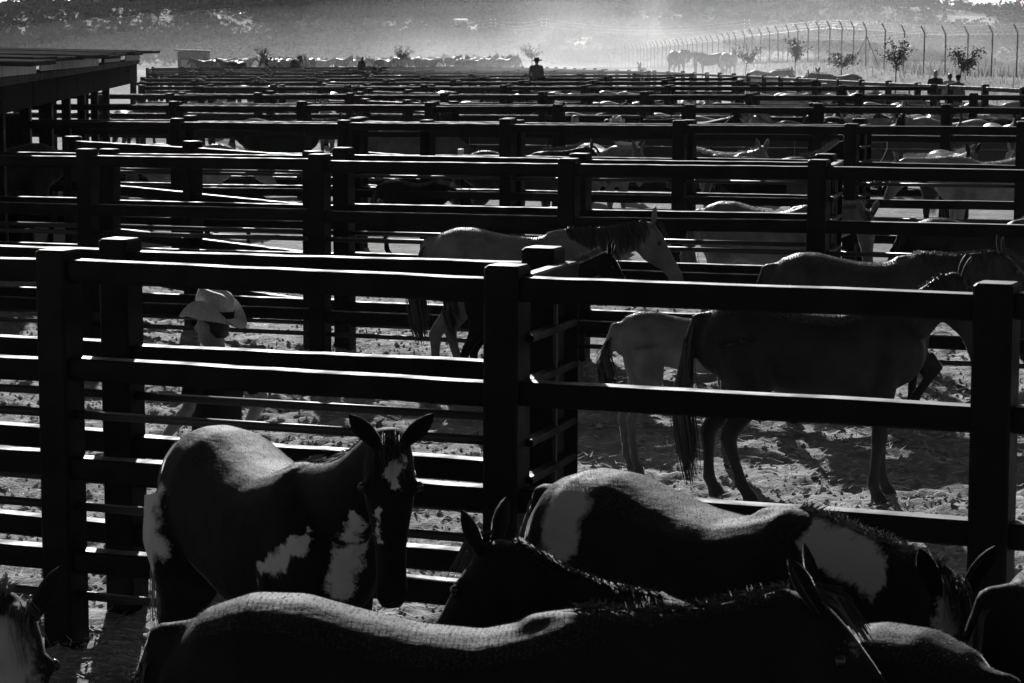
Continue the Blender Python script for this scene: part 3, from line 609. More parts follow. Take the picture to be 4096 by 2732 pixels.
# behind the second row
H('pale horse facing the camera with spread ears beside the gate post', 'croup', 2918, 805, -28, .99, coat('coat_pale_dun', .12, sheen=.2), K_GREY, npitch=12, nyaw=-30, hyaw=-30, hpitch=-68, voxel=.022, mane='short')
H('small dark foal grazing behind the slanting fence', 'croup', 860, 747, -4, .68, C_DARK, K_BLACK, npitch=-34, hpitch=-70, voxel=.027, foal=True, mane='foal', tail=.5)
H('dark foal with lowered head left of the middle double post', 'croup', 1581, 718, -3, .80, C_BLACK, K_BLACK, npitch=-22, hpitch=-60, voxel=.027, foal=True, mane='foal', tail=.5)
H('dark horse with bristling mane looking right behind the third row', 'croup', 1947, 602, 3, 1.02, C_DARK, K_BLACK, npitch=22, hpitch=-50, voxel=.027, mane='short')
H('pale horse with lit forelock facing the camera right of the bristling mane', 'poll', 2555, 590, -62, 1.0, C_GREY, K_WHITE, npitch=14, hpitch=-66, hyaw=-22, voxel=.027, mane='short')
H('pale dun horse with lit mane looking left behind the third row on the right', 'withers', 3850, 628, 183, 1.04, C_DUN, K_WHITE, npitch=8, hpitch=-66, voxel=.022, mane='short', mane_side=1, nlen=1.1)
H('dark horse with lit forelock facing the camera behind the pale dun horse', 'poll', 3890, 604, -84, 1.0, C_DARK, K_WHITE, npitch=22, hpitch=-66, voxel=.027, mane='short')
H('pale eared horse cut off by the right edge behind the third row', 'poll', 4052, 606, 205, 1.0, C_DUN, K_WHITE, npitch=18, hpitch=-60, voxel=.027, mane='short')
H('dark horse with raised neck and shaggy mane behind the third row right of centre', 'croup', 2985, 626, 2, 1.0, C_BLACK, K_BLACK, npitch=46, hpitch=-35, voxel=.027, mane='short')
H('pale horse seen from behind, left of the raised shaggy mane', 'croup', 2888, 612, 62, 1.0, C_GREY, K_GREY, npitch=20, voxel=.031)
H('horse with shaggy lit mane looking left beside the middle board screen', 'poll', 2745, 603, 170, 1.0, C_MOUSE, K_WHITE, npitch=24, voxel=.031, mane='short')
H('tall black horse looking right on the left, behind the fourth row', 'croup', 1023, 474, -2, 1.12, C_BLACK, K_BLACK, npitch=15, voxel=.031, belly=1.1)
H('dark rump with a sunlit rim at the left edge behind the third row', 'croup', 134, 572, 192, 1.16, C_DARK, K_BLACK, npitch=-20, voxel=.031)
H('pale pinto horse left of the tall black horse', 'withers', 850, 574, 8, 1.04, C_DUN, K_GREY, npitch=-15, voxel=.031, mane='short')
H('pale grey horse grazing left of centre behind the fourth row', 'croup', 1560, 516, -6, 1.05, C_GREY, K_GREY, npitch=-35, hpitch=-70, voxel=.031)
H('white horse standing behind the pale grey grazing horse', 'croup', 1690, 505, 20, 1.05, C_DUN, K_WHITE, npitch=-10, voxel=.031)
# poses shared by the many horses of the farther pens
far = [horse_meshes('far%d' % i, voxel=.034, split=False, seed=i, mane='short', **kw) for i, kw in enumerate((
    dict(npitch=34), dict(npitch=18, hpitch=-60), dict(npitch=48, hpitch=-40), dict(npitch=-28, hpitch=-70), dict(npitch=30, nyaw=40, hyaw=25), dict(npitch=26, nyaw=-40, hyaw=-25), dict(npitch=10, hpitch=-55), dict(npitch=40, hpitch=-62, nyaw=-15)))]
COATS = [C_BLACK, C_DARK, C_BAY, C_GREY, C_DUN, C_WHITE, C_MOUSE]; CN = ['black', 'dark bay', 'bay', 'grey', 'pale dun', 'white', 'mouse-grey']
def toward(rz):
    c = math.sin(math.radians(rz))
    return 'facing the camera' if c < -.75 else 'facing away' if c > .75 else 'looking right' if math.cos(math.radians(rz)) > 0 else 'looking left'
SEEN = [  # (pen, px, py, anchor, pose, coat, heading, scale): horses that the photo shows singly
    (3, 2790, 463, 'croup', 1, 4, 25, 1.08), (3, 2905, 470, 'croup', 6, 0, 170, 1.1), (3, 2945, 455, 'poll', 2, 0, -50, 1.), (3, 3015, 461, 'poll', 0, 4, 120, 1.), (3, 3150, 482, 'croup', 1, 2, 5, 1.), (3, 3225, 462, 'poll', 7, 1, 150, 1.), (3, 3330, 466, 'croup', 0, 0, 10, 1.08),
    (3, 3420, 457, 'poll', 1, 4, 200, 1.), (3, 3512, 458, 'poll', 0, 1, 195, 1.), (3, 3600, 465, 'poll', 7, 0, -95, 1.), (3, 3695, 467, 'croup', 6, 4, 160, 1.08), (3, 3745, 462, 'croup', 1, 3, 85, 1.08), (3, 3830, 462, 'poll', 1, 4, 165, 1.), (3, 3905, 475, 'croup', 1, 4, 170, 1.05), (3, 4010, 472, 'croup', 6, 2, 5, 1.05), (3, 4072, 462, 'poll', 7, 1, -80, 1.),
    (4, 3622, 394, 'poll', 0, 4, -92, 1.05), (4, 3480, 408, 'croup', 1, 3, 20, 1.05), (4, 3700, 414, 'croup', 6, 2, 10, 1.), (4, 3905, 406, 'croup', 1, 4, 3, 1.1), (4, 2998, 408, 'croup', 3, 4, 178, 1.05), (4, 2830, 405, 'poll', 2, 4, 30, 1.), (4, 2765, 412, 'croup', 1, 3, 175, 1.), (4, 2430, 405, 'croup', 1, 1, 8, 1.06), (4, 2383, 408, 'croup', 6, 2, 165, 1.05), (4, 2510, 404, 'poll', 2, 0, 10, 1.), (4, 2200, 407, 'poll', 0, 3, 165, 1.),
    (4, 1045, 405, 'poll', 7, 1, -85, 1.), (4, 1112, 405, 'poll', 0, 2, -92, 1.), (4, 1290, 406, 'poll', 7, 4, -88, 1.), (4, 1870, 404, 'croup', 1, 2, 175, 1.05), (4, 560, 403, 'poll', 2, 1, -60, 1.), (4, 640, 412, 'croup', 6, 2, 5, 1.),
    (5, 849, 371, 'poll', 7, 2, -85, 1.), (5, 1045, 374, 'croup', 1, 1, 0, 1.05), (5, 1240, 372, 'poll', 5, 4, 30, 1.), (5, 1440, 370, 'poll', 0, 3, -80, 1.), (5, 2190, 372, 'croup', 1, 4, 20, 1.05), (5, 2220, 374, 'croup', 6, 2, 10, 1.), (5, 2350, 372, 'croup', 1, 4, 170, 1.05), (5, 2760, 371, 'poll', 0, 4, -90, 1.), (5, 2860, 366, 'poll', 0, 3, -85, 1.), (5, 3040, 372, 'croup', 6, 4, 0, 1.05), (5, 3150, 374, 'croup', 1, 5, 175, 1.05), (5, 3230, 371, 'withers', 3, 4, 10, 1.05), (5, 3330, 372, 'croup', 1, 2, 0, 1.),
    (5, 3540, 371, 'withers', 6, 1, 0, 1.05)]
L_ = []
for pen, px, py, an, ps, cc, rz, sc in SEEN:
    loc = place(far[ps], an, px, py, rz, sc); L_.append((pen, px, loc, ps, cc, rz, sc))
for k in range(6, 13):      # the farther pens: heads and backs showing over the rails
    for i in range(6):
        X = rnd.uniform(LEFTX(Y0[k]) + 2, xb(Y0[k]) - 2); Y = (Y0[k] + (Y0[k + 1] if k < 13 else Y0[k] + 10)) / 2 - TP * X + rnd.uniform(-3, 3)
        if X > xb(Y) - 1.5: continue
        L_.append((k, 2048 + X / Y * FPX, (X, Y, gz(X)), rnd.choice((0, 1, 2, 5, 7)), rnd.randrange(7), rnd.uniform(0, 360), rnd.uniform(1, 1.1)))
by = {}
for q in L_: by.setdefault(q[0], []).append(q)
for pen, qs in by.items():
    qs.sort(key=lambda q: q[1])
    for i, (p_, px, loc, ps, cc, rz, sc) in enumerate(qs):
        nth = (ORD + ['fifteenth', 'sixteenth', 'seventeenth', 'eighteenth', 'nineteenth', 'twentieth'])[i]
        far_horse('%s horse, %s from the left among those behind the %s fence row' % (CN[cc], nth, ORD[pen]), far[ps], COATS[cc], loc, rz, sc, 'horses behind the %s fence row' % ORD[pen])
# the herd in the dust beyond the last fence
for i in range(84):
    px = rnd.uniform(790, 2060); Y = rnd.uniform(196, 262); X = (px - 2048) / FPX * Y
    far_horse('horse in the packed herd standing in the dust beyond the last fence', far[rnd.choice((0, 1, 1, 2, 3, 4, 5, 6, 6, 7))], rnd.choice(COATS + [C_DUN, C_GREY, C_WHITE, C_DUN, C_GREY]), (X, Y, T(X, Y)), rnd.uniform(0, 360), rnd.uniform(.98, 1.12), 'herd beyond the last fence')
for px, Y, ps, cc, rz, sc, lb in ((2838, 152, 1, 1, 182, 1.15, 'dark horse led to the left in the dust on the right'), (2905, 150, 4, 5, 60, 1.15, 'white horse behind the led dark horse in the dust'), (2700, 158, 6, 1, 60, 1.25, 'big hazy horse rump left of the led dark horse'), (2560, 140, 0, 2, -100, 1., 'horse with pricked ears below the hazy rump'),
                                   (3075, 112, 6, 4, 180, 1.05, 'pale horse with raised croup beyond the boundary fence, left of the sapling'), (3050, 118, 1, 1, 10, 1.1, 'dark back behind the pale horse beyond the boundary fence'), (3115, 104, 1, 4, 160, 1., 'pale horse looking left just beyond the boundary fence'), (3225, 106, 1, 4, 60, 1.05, 'pale horse seen from behind beyond the boundary fence'),
                                   (3255, 112, 0, 0, -95, 1.02, 'black horse with upright ears facing the camera beyond the boundary fence'), (3290, 100, 6, 3, 170, 1., 'grey horse with low back right of the upright black ears'), (3350, 102, 1, 4, 178, 1.1, 'pale horse with rounded croup at the right of the group beyond the boundary fence')):
    X = (px - 2048) / FPX * Y
    far_horse(lb, far[ps], COATS[cc], (X, Y, T(X, Y)), rz, sc, 'horses beyond the boundary fence')
# ---------------------------------------------------------------- people
M_SKIN = mat('skin', col=.22, rough=.5, spec=.3); M_SHIRT_D = mat('dark_cloth', col=.012, rough=.85, spec=.15, sheen=.1); M_SHIRT_L = mat('pale_cloth', col=.3, rough=.85, spec=.15); M_SHIRT_M = mat('grey_cloth', col=.09, rough=.85, spec=.15)
M_TROU = mat('dark_trousers', col=.015, rough=.85, spec=.15); M_HAIR = mat('dark_hair', col=.012, rough=.5, spec=.4)
def check_build(m, n, l, p, tc):
    c = n.new('ShaderNodeTexChecker'); c.inputs['Scale'].default_value = 26; c.inputs[1].default_value = (.35, .35, .35, 1); c.inputs[2].default_value = (.05, .05, .05, 1)
    l.new(tc.outputs['Object'], c.inputs[0]); l.new(c.outputs[0], p.inputs['Base Color'])
M_CHECK = mat('checked_cloth', check_build, rough=.85, spec=.15)
M_STRAW = mat('woven_straw', col=.42, rough=.75, spec=.2, noise=(60, .32, .5, (1, 1, 1)), bump=(140, .6, .004, (1, 1, 1)))
M_FELT = mat('black_felt', col=.01, rough=.9, spec=.1)
def hat_mesh(kind):
    mb = MB(); N = 40
    if kind == 'straw': prof = [(.165, .0), (.15, -.004), (.12, -.006), (.098, .0), (.094, .03), (.092, .075), (.08, .105), (.06, .112), (.04, .095), (.0, .088)]
    elif kind == 'flat': prof = [(.225, -.012), (.16, -.004), (.102, 0), (.10, .04), (.098, .085), (.085, .09), (0, .09)]
    else: prof = [(.11, -.01), (.105, .03), (.09, .075), (.05, .1), (0, .108)]
    th = .006 if kind != 'flat' else .016; v = []
    full = prof + [(r - th if r > .02 else r, z - th) for r, z in reversed(prof)]
    for r, z in full:
        for k in range(N):
            a = 2 * math.pi * k / N; x, y = r * math.cos(a) * 1.12, r * math.sin(a)
            zz = z
            if kind == 'straw':
                e = max(0, (r - .1) / .065); zz += e * e * (.075 * abs(math.sin(a)) ** 3 - .028 * abs(math.cos(a)) ** 2)
                y *= 1 - .13 * e * e
                if z > .085: zz += -.018 * math.exp(-(y / .025) ** 2) + .014 * (x / .1)
            if kind == 'cap' and z < 0 and x > .09: x += .06
            v.append((x, y, zz))
    f = []
    for i in range(len(full) - 1):
        for k in range(N):
            j = (k + 1) % N; f.append((i * N + k, i * N + j, i * N + N + j, i * N + N + k))
    mb.add(v, f); return mb
def person(label, loc, rz, sc=1., pose='stand', shirt=None, trousers=None, hat=None, hatmat=None, vox=.022, hair='short', head_yaw=0., arms=None, lean=0., sleeves='long', group=None):
    "faces +X in its own frame; arms: {1: (elbow, wrist), -1: (elbow, wrist)}"
    t = thing('person', label, 'person', loc, math.radians(rz), group, sc)
    F, S, U = Vector((1, 0, 0)), Vector((0, 1, 0)), Vector((0, 0, 1))
    sit = pose == 'sit'; hz = .92
    bx = lambda z: math.tan(lean) * (z - hz)          # forward lean of the upper body
    sk, sh, tr = MB(), MB(), MB()
    hc = Vector((bx(1.58) + .03, 0, 1.585)); hy = math.radians(head_yaw); hf = Vector((math.cos(hy), math.sin(hy), 0)); hs = Vector((-math.sin(hy), math.cos(hy), 0))
    sk.loft([(hc + hf * a + U * z, hs, hf, w_, f_, b_) for a, z, w_, f_, b_ in ((.02, -.125, .035, .04, .035), (.012, -.10, .052, .075, .06), (.0, -.06, .066, .09, .085), (0, -.01, .074, .09, .098), (0, .04, .076, .092, .1), (-.005, .085, .062, .075, .085), (-.005, .112, .03, .04, .045))], 18)
    sk.tube([hc + hf * .085 + U * .01, hc + hf * .112 - U * .03, hc + hf * .085 - U * .04], [.012, .017, .014], 8)
    sk.tube([hc + hf * .07 - U * .072, hc + hf * .09 - U * .075], [.03, .012], 8)
    for s in (-1, 1): sk.ball(hc + hs * s * .078 - U * .01 - hf * .005, .026, 8, (.9, .45, 1.2))
    sk.tube([hc - U * .07 - hf * .02, Vector((bx(1.44), 0, 1.42)), Vector((bx(1.36), 0, 1.34))], [.056, .058, .075], 12)
    inf = .012
    sh.loft([((bx(z) + o, 0, z), S, F, w_ + inf, f_ + inf, f_ + inf) for o, z, w_, f_ in ((0, .88, .165, .115), (0, .98, .16, .112), (0, 1.08, .158, .112), (0, 1.2, .178, .122), (0, 1.3, .192, .122), (-.005, 1.38, .185, .1), (-.005, 1.43, .12, .075), (0, 1.455, .068, .062))], 20, 2.4)
    A = arms or {}
    for s in (-1, 1):
        sp = Vector((bx(1.38), s * .185, 1.385)); el, wr = A.get(s, (Vector((bx(1.38) - .04, s * .25, 1.11)), Vector((bx(1.38) + .1, s * .235, .87))))
        el, wr = Vector(el), Vector(wr); d = (wr - el).normalized()
        sk.tube([sp, sp.lerp(el, .5), el, el.lerp(wr, .35), wr], [.055, .047, .04, .042, .028], 10)
        end = wr if sleeves == 'long' else sp.lerp(el, .75)
        sh.tube([sp - S * s * .03, sp, sp.lerp(el, .5), el, wr] if sleeves == 'long' else [sp - S * s * .03, sp, sp.lerp(el, .5), sp.lerp(el, .85)], [.07, .072, .062, .055, .045] if sleeves == 'long' else [.07, .072, .064, .06], 10)
        # palm, four fingers and a thumb
        nrm = d.cross(S * s); nrm = nrm.normalized() if nrm.length > .1 else F; ac = d.cross(nrm).normalized()
        sk.loft([(wr + d * a, ac, nrm, w_, .016, .016) for a, w_ in ((-.01, .026), (.03, .036), (.07, .04), (.095, .037))], 10)
        for i, ln in enumerate((.062, .072, .068, .052)):
            b0 = wr + d * .09 + ac * (-.028 + .0187 * i); sk.tube([b0, b0 + d * ln * .5 + nrm * .006, b0 + d * ln * .85 + nrm * .028], [.0095, .009, .0075], 6)
        b0 = wr + d * .03 - ac * .03; sk.tube([b0, b0 + d * .03 - ac * .025 + nrm * .012, b0 + d * .06 - ac * .03 + nrm * .026], [.012, .0105, .009], 6)
    for s in (-1, 1):
        hp = Vector((0, s * .09, .93))
        if sit: kn, an_ = Vector((.42, s * .13, .90)), Vector((.40, s * .12, .47))
        else: kn, an_ = Vector((.03, s * .10, .50)), Vector((0, s * .11, .08))
        tr.tube([hp + U * .02, hp.lerp(kn, .35), kn, kn.lerp(an_, .35), an_], [.108, .1, .068, .068, .056], 12)
        ft = MB(); sk.tube([hp, kn, an_], [.07, .05, .035], 10)
        sk.loft([(an_ + F * a + U * -.045, S, U, w_, u_, .032) for a, w_, u_ in ((-.08, .03, .03), (-.04, .04, .075), (.03, .042, .06), (.1, .046, .025), (.17, .03, .012))], 10)
    tr.loft([((0, 0, z), S, F, w_, f_, f_) for z, w_, f_ in ((.80, .16, .105), (.88, .172, .122), (.96, .17, .122), (1.0, .165, .118))], 18, 2.4)
    b = remesh(sk, 'person_body', max(.011, vox * .6), 2, m=M_SKIN); link('body', b, t)
    link('shirt', remesh(sh, 'shirt', vox * .8, 2, m=shirt or M_SHIRT_D), t); link('trousers', remesh(tr, 'trousers', vox * .8, 2, m=trousers or M_TROU), t)
    if hair:
        hr = MB(); hr.loft([(hc + hf * a + U * z, hs, hf, w_, f_, b_) for a, z, w_, f_, b_ in ((-.045, -.075, .045, .02, .05), (-.03, -.03, .077, .03, .078), (-.012, .03, .083, .07, .098), (-.006, .085, .07, .082, .094), (-.006, .122, .03, .04, .05))], 18)
        if hair == 'long': hr.loft([(hc + hf * a + U * z, hs, hf, w_, .03, .05) for a, z, w_ in ((-.07, .0, .075), (-.085, -.1, .085), (-.1, -.24, .09), (-.1, -.36, .06))], 14)
        link('hair', remesh(hr, 'hair', .012, 1, m=M_HAIR), t)
    if hat:
        me = hat_mesh(hat).mesh('hat', hatmat or M_FELT, True); o = link('hat', me, t, hc + U * .055 - hf * .012); o.rotation_euler = (0, math.radians(-7 if hat == 'straw' else -9), hy); o.scale = (1.15, 1.15, 1.45) if hat == 'straw' else (1, 1, 1)
        if hat == 'straw':
            bm_ = MB(); N = 40; v = [((.098 + e) * 1.12 * math.cos(2 * math.pi * k / N), (.098 + e) * math.sin(2 * math.pi * k / N), z) for e, z in ((.0005, .003), (.0, .032)) for k in range(N)]
            bm_.add(v, [(k, (k + 1) % N, N + (k + 1) % N, N + k) for k in range(N)]); link('hat_band', bm_.mesh('hat_band', M_FELT, True), o)
    return t
Vv = Vector
p = at(862, 1172, 1.69); person('man in a pale straw hat and dark shirt behind the left rails, looking left', (p.x, p.y, gz(p.x)), 150, .95, shirt=M_SHIRT_D, hat='straw', hatmat=M_STRAW, vox=.015, head_yaw=8, sleeves='short', arms={1: (Vv((-.02, .30, 1.12)), Vv((.18, .26, .94))), -1: (Vv((-.1, -.32, 1.12)), Vv((.05, -.36, .9)))})
def sitter(label, px, k, rz, **kw):
    X = (px - 2048) / FPX * Y0[k]; Y = (Y0[k]) / (1 + TP * (px - 2048) / FPX); X = (px - 2048) / FPX * Y
    r = math.radians(rz); return person(label, (X - .02, Y + .06, gz(X) + 1.99 - .93), rz, 1., pose='sit', **kw)
sitter('man in a wide flat black hat sitting on a fence, seen from behind', 2143, 7, 80, shirt=M_SHIRT_M, hat='flat', lean=.12, arms={1: (Vv((.02, .27, 1.12)), Vv((.12, .24, .9))), -1: (Vv((.06, -.25, 1.12)), Vv((.2, -.2, .92)))})
sitter('person with long dark hair sitting on a far fence, left of centre', 1445, 11, 60, shirt=M_SHIRT_D, hair='long', lean=.25)
sitter('man in a pale shirt sitting on the last fence before the herd', 1090, 13, 170, shirt=M_SHIRT_L, lean=.05, arms={1: (Vv((.1, .25, 1.15)), Vv((.2, .05, 1.2))), -1: (Vv((-.1, -.3, 1.15)), Vv((.02, -.3, .92)))})
for lb, px, py, z, rz, kw in (('man in a checked shirt standing between the fourth and fifth rows', 2300, 455, 1.74, -90, dict(shirt=M_CHECK)), ('dark-haired man right of the man in the checked shirt', 2428, 471, 1.62, 80, dict(shirt=M_SHIRT_L)), ('man in a pale curled hat beside the dark-haired man', 2467, 475, 1.64, 60, dict(shirt=M_SHIRT_M, hat='straw', hatmat=M_STRAW))):
    p = at(px, py, z); person(lb, (p.x, p.y, gz(p.x)), rz, z / 1.74, **kw)
for lb, px, Y, rz, sc, kw in (('tall man with sunglasses standing beyond the boundary fence on the right', 3728, 88, -95, 1.06, dict(shirt=M_SHIRT_D)), ('short-haired man between the tall man and the capped man', 3786, 87, 100, .99, dict(shirt=M_SHIRT_L)), ('man in a dark cap at the right of the three beyond the boundary fence', 3818, 86, 60, .95, dict(shirt=M_SHIRT_M, hat='cap')),
                              ('handler reaching out to the led dark horse in the dust', 2772, 152, 5, 1., dict(shirt=M_SHIRT_M, arms={1: (Vv((.2, .2, 1.3)), Vv((.5, .15, 1.35))), -1: (Vv((.2, -.2, 1.3)), Vv((.5, -.15, 1.35)))})),
                              ('man in a round hat half hidden behind rails on the right', 3490, 76, -80, 1., dict(shirt=M_SHIRT_D, hat='flat', hatmat=M_STRAW))):
    X = (px - 2048) / FPX * Y; person(lb, (X, Y, T(X, Y)), rz, sc, **kw)
# ---------------------------------------------------------------- chain-link fence on the bank
M_STEEL = mat('galvanised_post', col=.12, rough=.5, spec=.5)
def link_build(m, n, l, p, tc):
    sx = n.new('ShaderNodeSeparateXYZ'); l.new(tc.outputs['UV'], sx.inputs[0]); outs = []
    for s in (1, -1):
        a = n.new('ShaderNodeMath'); a.operation = 'MULTIPLY_ADD'; a.inputs[1].default_value = s; l.new(sx.outputs[0], a.inputs[0]); l.new(sx.outputs[1], a.inputs[2])
        b = n.new('ShaderNodeMath'); b.operation = 'PINGPONG'; b.inputs[1].default_value = .5; l.new(a.outputs[0], b.inputs[0])
        c = n.new('ShaderNodeMath'); c.operation = 'LESS_THAN'; c.inputs[1].default_value = .035; l.new(b.outputs[0], c.inputs[0]); outs.append(c.outputs[0])
    mx = n.new('ShaderNodeMath'); mx.operation = 'MAXIMUM'; l.new(outs[0], mx.inputs[0]); l.new(outs[1], mx.inputs[1]); l.new(mx.outputs[0], p.inputs['Alpha'])
M_LINK = mat('chain_link_wire', link_build, col=.03, rough=.7, spec=.05)
t = thing('chain_link_fence', 'tall chain-link fence with cranked post tops and barbed wire along the right bank', 'fence', (0, 0, 0))
cp = []
for i in range(len(CF) - 1):
    a, b = Vector(CF[i]), Vector(CF[i + 1]); n = max(1, int((b - a).length / 2.95)); cp += [a.lerp(b, j / n) for j in range(n)]
tops = []; wires = [[], [], [], []]
CPOST = MB().tube([(0, 0, -.3), (0, 0, 2.12), (-.02, 0, 2.18), (-.24, 0, 2.58)], .032, 8).mesh('post', M_STEEL, True)
for i, q in enumerate(cp):
    z = T(q.x, q.y); o = link('post', CPOST, t, (q.x, q.y, z)); o.rotation_euler = (rnd.uniform(-.02, .02), rnd.uniform(-.02, .02), .15 + rnd.uniform(-.1, .1))
    wires[0].append(Vector((q.x, q.y, z + 2.1 + rnd.uniform(-.03, .02))))
    for k in (1, 2, 3): wires[k].append(Vector((q.x - .075 * k, q.y - .01, z + 2.16 + .13 * k)))
    if abs((q.x / q.y) * FPX + 2048 - 3452) < 45 and 120 < q.y < 150 and not tops:
        tops.append(1)
        for s in (-1, 1): link('brace', MB().tube([(q.x, q.y, z + 1.75), (q.x + s * .75, q.y - s * .6, z - .2)], .03, 8).mesh('brace', M_STEEL, True), t)
    if i:
        a, b = cp[i - 1], q; za, zb = wires[0][-2].z, wires[0][-1].z; ga, gb = T(a.x, a.y), z
        me = mesh('mesh_panel', [(a.x, a.y, ga), (b.x, b.y, gb), (b.x, b.y, zb), (a.x, a.y, za)], [(0, 1, 2, 3)], M_LINK)
        uv = me.uv_layers.new(name='UVMap'); L = (b - a).length / .07; h_ = 2.1 / .07
        for k, c in enumerate(((0, 0), (L, 0), (L, h_), (0, h_))): uv.data[k].uv = c
        link('mesh_panel', me, t)
for k, wp in enumerate(wires): link('top_wire' if k == 0 else 'barbed_wire', MB().tube(wp, .0045 if k else .007, 5).mesh('wire', M_STEEL), t)
# ---------------------------------------------------------------- long shed on the left
M_SHEET = mat('corrugated_sheet', col=.12, rough=.95, spec=.0, noise=(1.2, .03, .1, (1, 1, 1))); M_FASCIA = mat('pale_fascia_panel', col=.5, rough=.8, spec=.1, noise=(3, .3, .55, (1, 1, .15)))
M_SHADE_BOARD = mat('shade_black_boards', col=.008, rough=.95, spec=.02)  # black colour standing in for the deep shade under the shed roof
t = thing('feed_shed', 'low open shed with corrugated roof and pale fascia panels along the left side', 'shed', (0, 0, 0))
Ea, Eb = atY(-120, 262, 24.5), atY(565, 213, 60); Ea.z, Eb.z = 2.84, 2.93
ed = (Eb - Ea); el_ = ed.length; ex_ = ed.normalized(); ni = Vector((-ex_.y, ex_.x, 0)).normalized()
NS = 11
for i in range(NS):
    a0, a1 = el_ * i / NS, el_ * (i + 1) / NS + .12; nn = int((a1 - a0) / .035); v = []; lift = .02 * (i % 2) + rnd.uniform(0, .012); wd = 5.2
    ov = .35 + (0.25 if i in (0, 3, 4, 9) else 0)
    for j in range(nn + 1):
        s = a0 + (a1 - a0) * j / nn; c = .026 * math.sin(s / .2 * 2 * math.pi)
        for u in (-ov, wd * .5, wd): q = Ea + ex_ * s + ni * u; v.append((q.x, q.y, q.z + .045 + lift + c + .022 * max(u, 0)))
    f = [(j * 3 + k, j * 3 + k + 1, j * 3 + k + 4, j * 3 + k + 3) for j in range(nn) for k in range(2)]
    me = mesh('roof_sheet', v, f, M_SHEET, True); o = link('roof_sheet', me, t); sm = o.modifiers.new('s', 'SOLIDIFY'); sm.thickness = .004
for a0, a1, dz in ((.02, .20, 0), (.22, .545, 0), (.60, .74, .02), (.80, .97, .0)):
    a, b = Ea + ex_ * el_ * a0, Ea + ex_ * el_ * a1; c = (a + b) / 2; M = Matrix.Rotation(math.atan2(ex_.y, ex_.x), 3, 'Z')
    link('fascia_panel', MB().box((c.x, c.y, c.z - .06 + dz), ((b - a).length, .03, .13), M, bev=.005).mesh('fascia_panel', M_FASCIA), t)
for i in range(9):
    q = Ea + ex_ * el_ * (i + .4) / 9 + ni * .75; g = gz(q.x); link('post', MB().box((q.x, q.y, (q.z + g) / 2 - .15), (.16, .16, q.z - g + .3), bev=.01).mesh('post', M_WOOD), t)
    q2 = q + ni * 4.6; link('post', MB().box((q2.x, q2.y, (q.z + g) / 2 - .1), (.16, .16, q.z - g + .3), bev=.01).mesh('post', M_WOOD), t)
for i in range(9):  # boards added at the back as the dark of the shaded interior
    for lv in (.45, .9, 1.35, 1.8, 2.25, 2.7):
        a = Ea + ex_ * el_ * i / 9 + ni * 4.8; b = Ea + ex_ * el_ * (i + 1) / 9 + ni * 4.8; a.z = gz(a.x) + lv; b.z = gz(b.x) + lv; rail(a, b, t, .42, .03, 'shade_board').data.materials[0] = M_SHADE_BOARD
for i in range(9):  # dark strip added below the eave for shade; this side is open
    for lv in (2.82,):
        a = Ea + ex_ * el_ * i / 9 + ni * .12; b = Ea + ex_ * el_ * (i + .98) / 9 + ni * .12; a.z = gz(a.x) + lv; b.z = gz(b.x) + lv; rail(a, b, t, .49, .03, 'shade_board').data.materials[0] = M_SHADE_BOARD
a, b = Ea + ni * .1, Eb + ni * .1; link('eave_beam', MB().tube([a - Vector((0, 0, .17)), b - Vector((0, 0, .17))], .08, 4).mesh('eave_beam', M_WOOD), t)
# hut
M_BLOCK = mat('grey_render', col=.16, rough=.9, spec=.1, noise=(2, .12, .2, (1, 1, 1)))
Y = 226; a, b = atY(717, 204, Y), atY(833, 204, Y); cx, wd = (a.x + b.x) / 2, b.x - a.x; g = T(cx, Y); ht = a.z - g
t = thing('hut', 'small flat-roofed block hut at the edge of the herd on the left', 'hut', (cx, Y, g))
link('wall', MB().box((0, 0, ht / 2 - .1), (wd, 2.4, ht + .2), bev=.02).mesh('wall', M_BLOCK), t)
link('roof', MB().box((-.05, 0, ht + .05), (wd + .5, 2.9, .1), Matrix.Rotation(.02, 3, 'Y'), bev=.02).mesh('roof', M_WOOD), t)
d_ = link('door', MB().box((-wd * .22, -1.215, .75), (wd * .3, .05, 1.5), bev=.01).mesh('door', M_FASCIA), t)
link('frame', MB().box((-wd * .22, -1.203, 1.53), (wd * .34, .05, .07), bev=.005).mesh('frame', M_WOOD), d_)
# small things on the fences
p = at(1843, 596, 1.5); o = thing('cup_light', 'small white cup-shaped lamp on a stake behind the second row', 'lamp', (p.x, p.y, gz(p.x)))
M_WHITEP = mat('white_plastic', col=.8, rough=.4, spec=.4)
link('stake', MB().tube([(0, 0, -.1), (0, 0, 1.38)], .02, 8).mesh('stake', M_WOOD), o); link('cup', MB().tube([(0, 0, 1.36), (0, 0, 1.38), (0, 0, 1.5)], [.03, .04, .05], 14).mesh('cup', M_WHITEP, True), o)
p = at(3512, 552, 1.42); o = thing('energiser_box', 'grey electric fence box with a pale label hung on the board screen', 'electric box', (p.x, p.y - .02, p.z))
link('case', MB().box((0, 0, 0), (.34, .1, .16), bev=.02).mesh('case', mat('grey_plastic', col=.16, rough=.4, spec=.4)), o); link('label_plate', MB().box((-.06, -.052, .01), (.08, .006, .09)).mesh('label_plate', M_WHITEP), o)
link('display', MB().box((.07, -.052, .02), (.05, .006, .07)).mesh('display', M_EYE), o); link('cable', MB().tube([(.17, 0, -.05), (.16, -.02, -.2), (.07, -.03, -.4), (-.05, -.02, -.6), (-.06, 0, -.9)], .007, 6).mesh('cable', M_WHITEP), o)
p = at(3960 - 175, 425, 2.0); o = thing('coiled_wire', 'loop of wire hung on the tall post of the fourth row at the right', 'wire', (p.x + .1, p.y - .12, p.z - .05))
